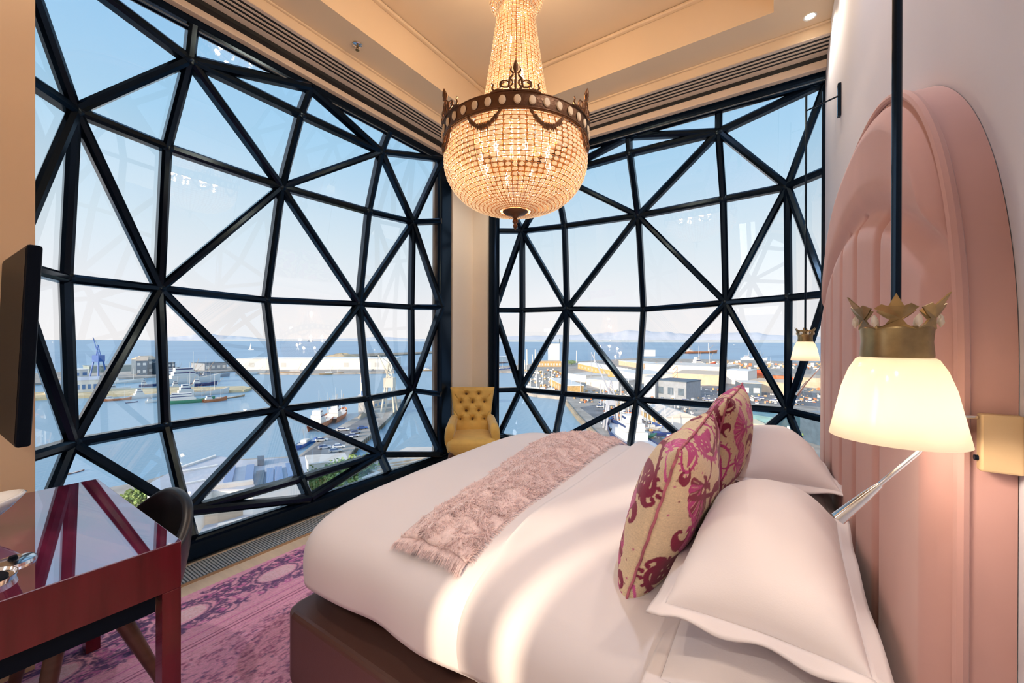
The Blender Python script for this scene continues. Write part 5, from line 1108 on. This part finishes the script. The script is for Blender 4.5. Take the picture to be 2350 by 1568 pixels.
for i, (x, y, w_, r_) in enumerate([(1718, 874, 34, m_red), (1718, 874, 34, m_rust), (1756, 874, 44, m_rust), (1806, 878, 36, m_red), (1846, 880, 30, m_rust)]):
    a, d, n, L = axes(gp(x, y), gp(x+w_, y+1.5)); z0 = .02+(2.7*2 if i == 0 else 0)
    for k in range(2):
        o = MB().add([a+d*u*L+n*v*8+Vector((0, 0, z0+k*2.7+w*2.6)) for w in (0, 1) for u, v in ((0, 0), (1, 0), (1, 1), (0, 1))], [(0, 3, 2, 1), (4, 5, 6, 7), (0, 1, 5, 4), (1, 2, 6, 5), (2, 3, 7, 6), (3, 0, 4, 7)]).build('shipping_container', r_)
        tag(o, 'rust red shipping container in the stack beyond the cushion tip', 'container', 'red shipping containers on the quay')
ship('container_ship', (1594, 846), (1650, 844), m_red, m_white2, 'red and white ship behind the long pale roof', masts=2, tiers=3, hh=.12)
ship('container_ship', (1655, 855), (1692, 854), m_red, m_red, 'bright red ship beside the hangar', masts=1, tiers=2, hh=.14)
ship('cargo_ship', (1578, 812), (1655, 811), m_rust, m_white2, 'long low rusty freighter in the roadstead', masts=2, tiers=2, hh=.05, sup=(.05, .2))
ship('cargo_ship', (1478, 808), (1500, 808), m_navy, m_grey, 'small dark freighter far out left in the roadstead', masts=1, tiers=1, hh=.08)
ship('cargo_ship', (1700, 826), (1760, 828), m_white2, m_white2, 'white freighter moored behind the diagonal bar', masts=2, tiers=2, hh=.09)
ship('cargo_ship', (1756, 838), (1790, 840), m_rust, m_white2, 'small orange freighter right of the diagonal bar', masts=1, tiers=2, hh=.10)
for i, (x, y, L, m_, a) in enumerate([(1200, 898, 22, m_wood, 2.2), (1212, 902, 20, m_green, 2.1), (1222, 905, 20, m_white2, 2.3), (1234, 907, 21, m_wood, 2.2), (1246, 908, 22, m_rust, 2.1), (1258, 910, 20, m_white2, 2.0), (1270, 911, 22, m_wood, 2.2), (1282, 912, 18, m_green, 2.1), (1196, 882, 20, m_white2, 2.0), (1204, 874, 22, m_wood, 1.9), (1197, 864, 22, m_white2, 1.9)]):
    small('fishing_boat', (x, y), L, m_, ['wooden', 'green', 'white', 'wooden', 'rusty', 'white', 'wooden', 'green', 'white', 'wooden', 'white'][i]+' fishing boat moored in the crowded row at the left edge of the right quay', a, group='fishing boats moored in the crowded row')
crane((1403, 985), 26, (-.35, .9), m_steel, 'blue-grey quay crane standing by the moored trawler')
crane((1462, 990), 18, (.4, .7), m_steel, 'blue-grey shipyard crane right of the centre bar')
ship('trawler', (1475, 1075), (1370, 995), m_navy, m_white2, 'large blue hulled white trawler moored right beneath the window', masts=2, tiers=3, hh=.10, beam=.24, sup=(.38, .62), deckm=m_steel)
sc_ = gp(1549, 905); st_ = MB()
for k in range(7):
    for x in (-1, 1): st_.tube([sc_+Rv*x*1.6+Vector((0, 0, k*3)), sc_+Rv*x*1.5+Vector((0, 0, k*3+3))], .2, 4)
    st_.tube([sc_-Rv*1.6+Vector((0, 0, k*3)), sc_+Rv*1.6+Vector((0, 0, k*3+3))], .15, 4)
tag(st_.build('scaffold_tower', m_rust), 'slim brown lattice tower beside the grey store', 'tower')
cols = [m_white2, m_steel, m_grey, m_blue, m_rust, m_navy]; cn = ['white', 'silver', 'grey', 'blue', 'orange', 'navy']
rc = random.Random(4)
for i in range(26):
    x, y = rc.uniform(1335, 1600), 0; y = rc.uniform(925+max(0, (x-1400))*.35, 960+max(0, (x-1400))*.55); k = rc.choice([0, 0, 1, 2, 3, 4])
    if x < 1330+(y-925)*1.25+14: continue
    car((x, y), rc.choice([.6, .75, 2.2]), cols[k], cn[k]+' car parked on the asphalt apron of the fishing quay', cn[k]+' cars on the fishing apron')
for i in range(34):
    k = rc.choice([0, 0, 0, 1, 2]); x = rc.uniform(1500, 1860); car((x, rc.uniform(914, 930)), rc.choice([.1, .2, 1.6]), cols[k], cn[k]+' vehicle in the crowded grey yard behind the window bar', cn[k]+' vehicles in the crowded yard', L=5)
for i, (x, y, L, m_, lb, a) in enumerate([(1500, 1010, 12, m_blue, 'blue boat hauled out on the apron', .5), (1522, 1022, 12, m_teal, 'turquoise skiff lying on the lower apron', -.6), (1478, 998, 9, m_white2, 'white boat on the apron near the quay crane', .8), (1545, 1000, 12, m_blue, 'dark blue boat close to the cushion seam', 2.6), (1466, 1020, 10, m_green, 'green dinghy beside the trawler', 1.1)]):
    q = gp(x, y); o = small('hauled_out_boat', (x, y), L, m_, lb, a); o.location.z = ZQ+.1
for i, (x, y, h) in enumerate([(1378, 935, 14), (1386, 938, 13), (1398, 945, 12), (1540, 958, 15), (1548, 962, 14), (1332, 905, 10), (1312, 900, 9)]):
    q = gp(x, y); t = MB().tube([q, q+Vector((0, 0, h))], .22, 6).build('lamp_mast', m_steel); tag(t, 'thin pale lamp post on the fishing quay', 'lamp post', 'thin lamp posts on the fishing quay')
# loose gear, crates and nets: nobody could count them
ge = {}
for i in range(1500):
    reg = rc.choice([(1195, 1300, 850, 900), (1300, 1470, 880, 925), (1380, 1600, 925, 1010), (1480, 1880, 895, 930), (1590, 1700, 832, 856), (1480, 1900, 835, 848)]); x, y = rc.uniform(*reg[:2]), rc.uniform(*reg[2:])
    if x < 1305+(y-905)*1.05 and y > 905: continue
    q = gp(x, y); d_ = (q-EYE).length; s_ = d_*.0016*rc.uniform(.5, 1.8); m_ = rc.choice([m_white2, m_white2, m_wood, m_ochre, m_rust, m_slate, m_roofw])
    ge.setdefault(m_.name, (m_, MB()))[1].box((q.x-s_, q.y-s_, ZQ+.05), (q.x+s_*rc.uniform(.5, 1.5), q.y+s_, ZQ+.1+s_*rc.uniform(.4, 2.4)))
allb = MB(); mi_ = []
for k, (nm, (m_, mb)) in enumerate(ge.items()): allb.add(mb.v, mb.f); mi_ += [k]*len(mb.f)
allb.keep = True; co = allb.build('harbour_clutter', list(ge.values())[0][0])
for nm, (m_, mb) in list(ge.items())[1:]: co.data.materials.append(m_)
co.data.polygons.foreach_set('material_index', mi_); tag(co, 'scattered crates and fishing gear all over the broad working quay', 'clutter', kind='stuff')
for i, (x, y, h, w) in enumerate([(1706, 975, 5, 4), (1716, 978, 4, 3), (1852, 1010, 4, 3), (1312, 838, 8, 8)]): tree((x, y), h, w, 'small green tree on the right quay', group='small trees on the right quay')
# ================================================================ sub-parts: pieces that belong to a part, not straight to the thing
SUBS = {'button': 'backrest', 'jewel': 'crown_band', 'crest': 'crown_band', 'garland': 'crown_band', 'band_rim': 'crown_band', 'bulb': 'candle', 'bowl_wires': 'bowl_beads', 'stem_wires': 'stem_beads', 'top_basket_wires': 'top_basket_beads',
        'crown': 'cap', 'crystal_drop': 'cap', 'piping': 'upholstery', 'screen': 'body', 'wheel': 'body', 'window': 'walls', 'window_band': 'deckhouse', 'boom': 'mast', 'liner': 'plate', 'flange': 'cover', 'seam': 'cover', 'pile': 'cloth', 'lens': 'trim_ring', 'switch': 'switch_box', 'head_highlight': 'window_frame', 'lattice_nodes': 'lattice_bars', 'skylight': 'roof', 'roof_rib': 'roof', 'bracket': 'rod'}
for r_ in [o for o in list(C.objects) if o.parent is None and o.type == 'EMPTY']:
    by = {}
    for ch_ in r_.children:
        if ch_.type == 'MESH': by.setdefault(ch_.name.split('.')[0], []).append(ch_)
    for k, par in SUBS.items():
        if k in by and par in by:
            for i_, ch_ in enumerate(by[k]): ch_.parent = by[par][min(i_, len(by[par])-1)] if len(by[par]) > 1 else by[par][0]
for o in C.objects:
    n_ = o.name.split('.')[0]
    if o.parent is not None and o.type == 'MESH':
        t_ = {'button': 'dark mustard fabric button', 'crest': 'openwork bronze crest', 'garland': 'hanging bronze leaf garland', 'jewel': 'oval amber glass jewel', 'screen': 'black screen', 'head': 'chrome lamp head', 'side_band': 'darker plain side band of the headboard', 'skylight': 'blue glazed skylight'}.get(n_)
        if t_: o['label'] = t_
    for w0, w1 in (('left window', 'window by the desk'), ('right window', 'window behind the bed'), ('against the left wall', 'against the beige wall'), ('the left wall', 'the beige wall')):
        if o.get('label') and w0 in o['label']: o['label'] = o['label'].replace(w0, w1)
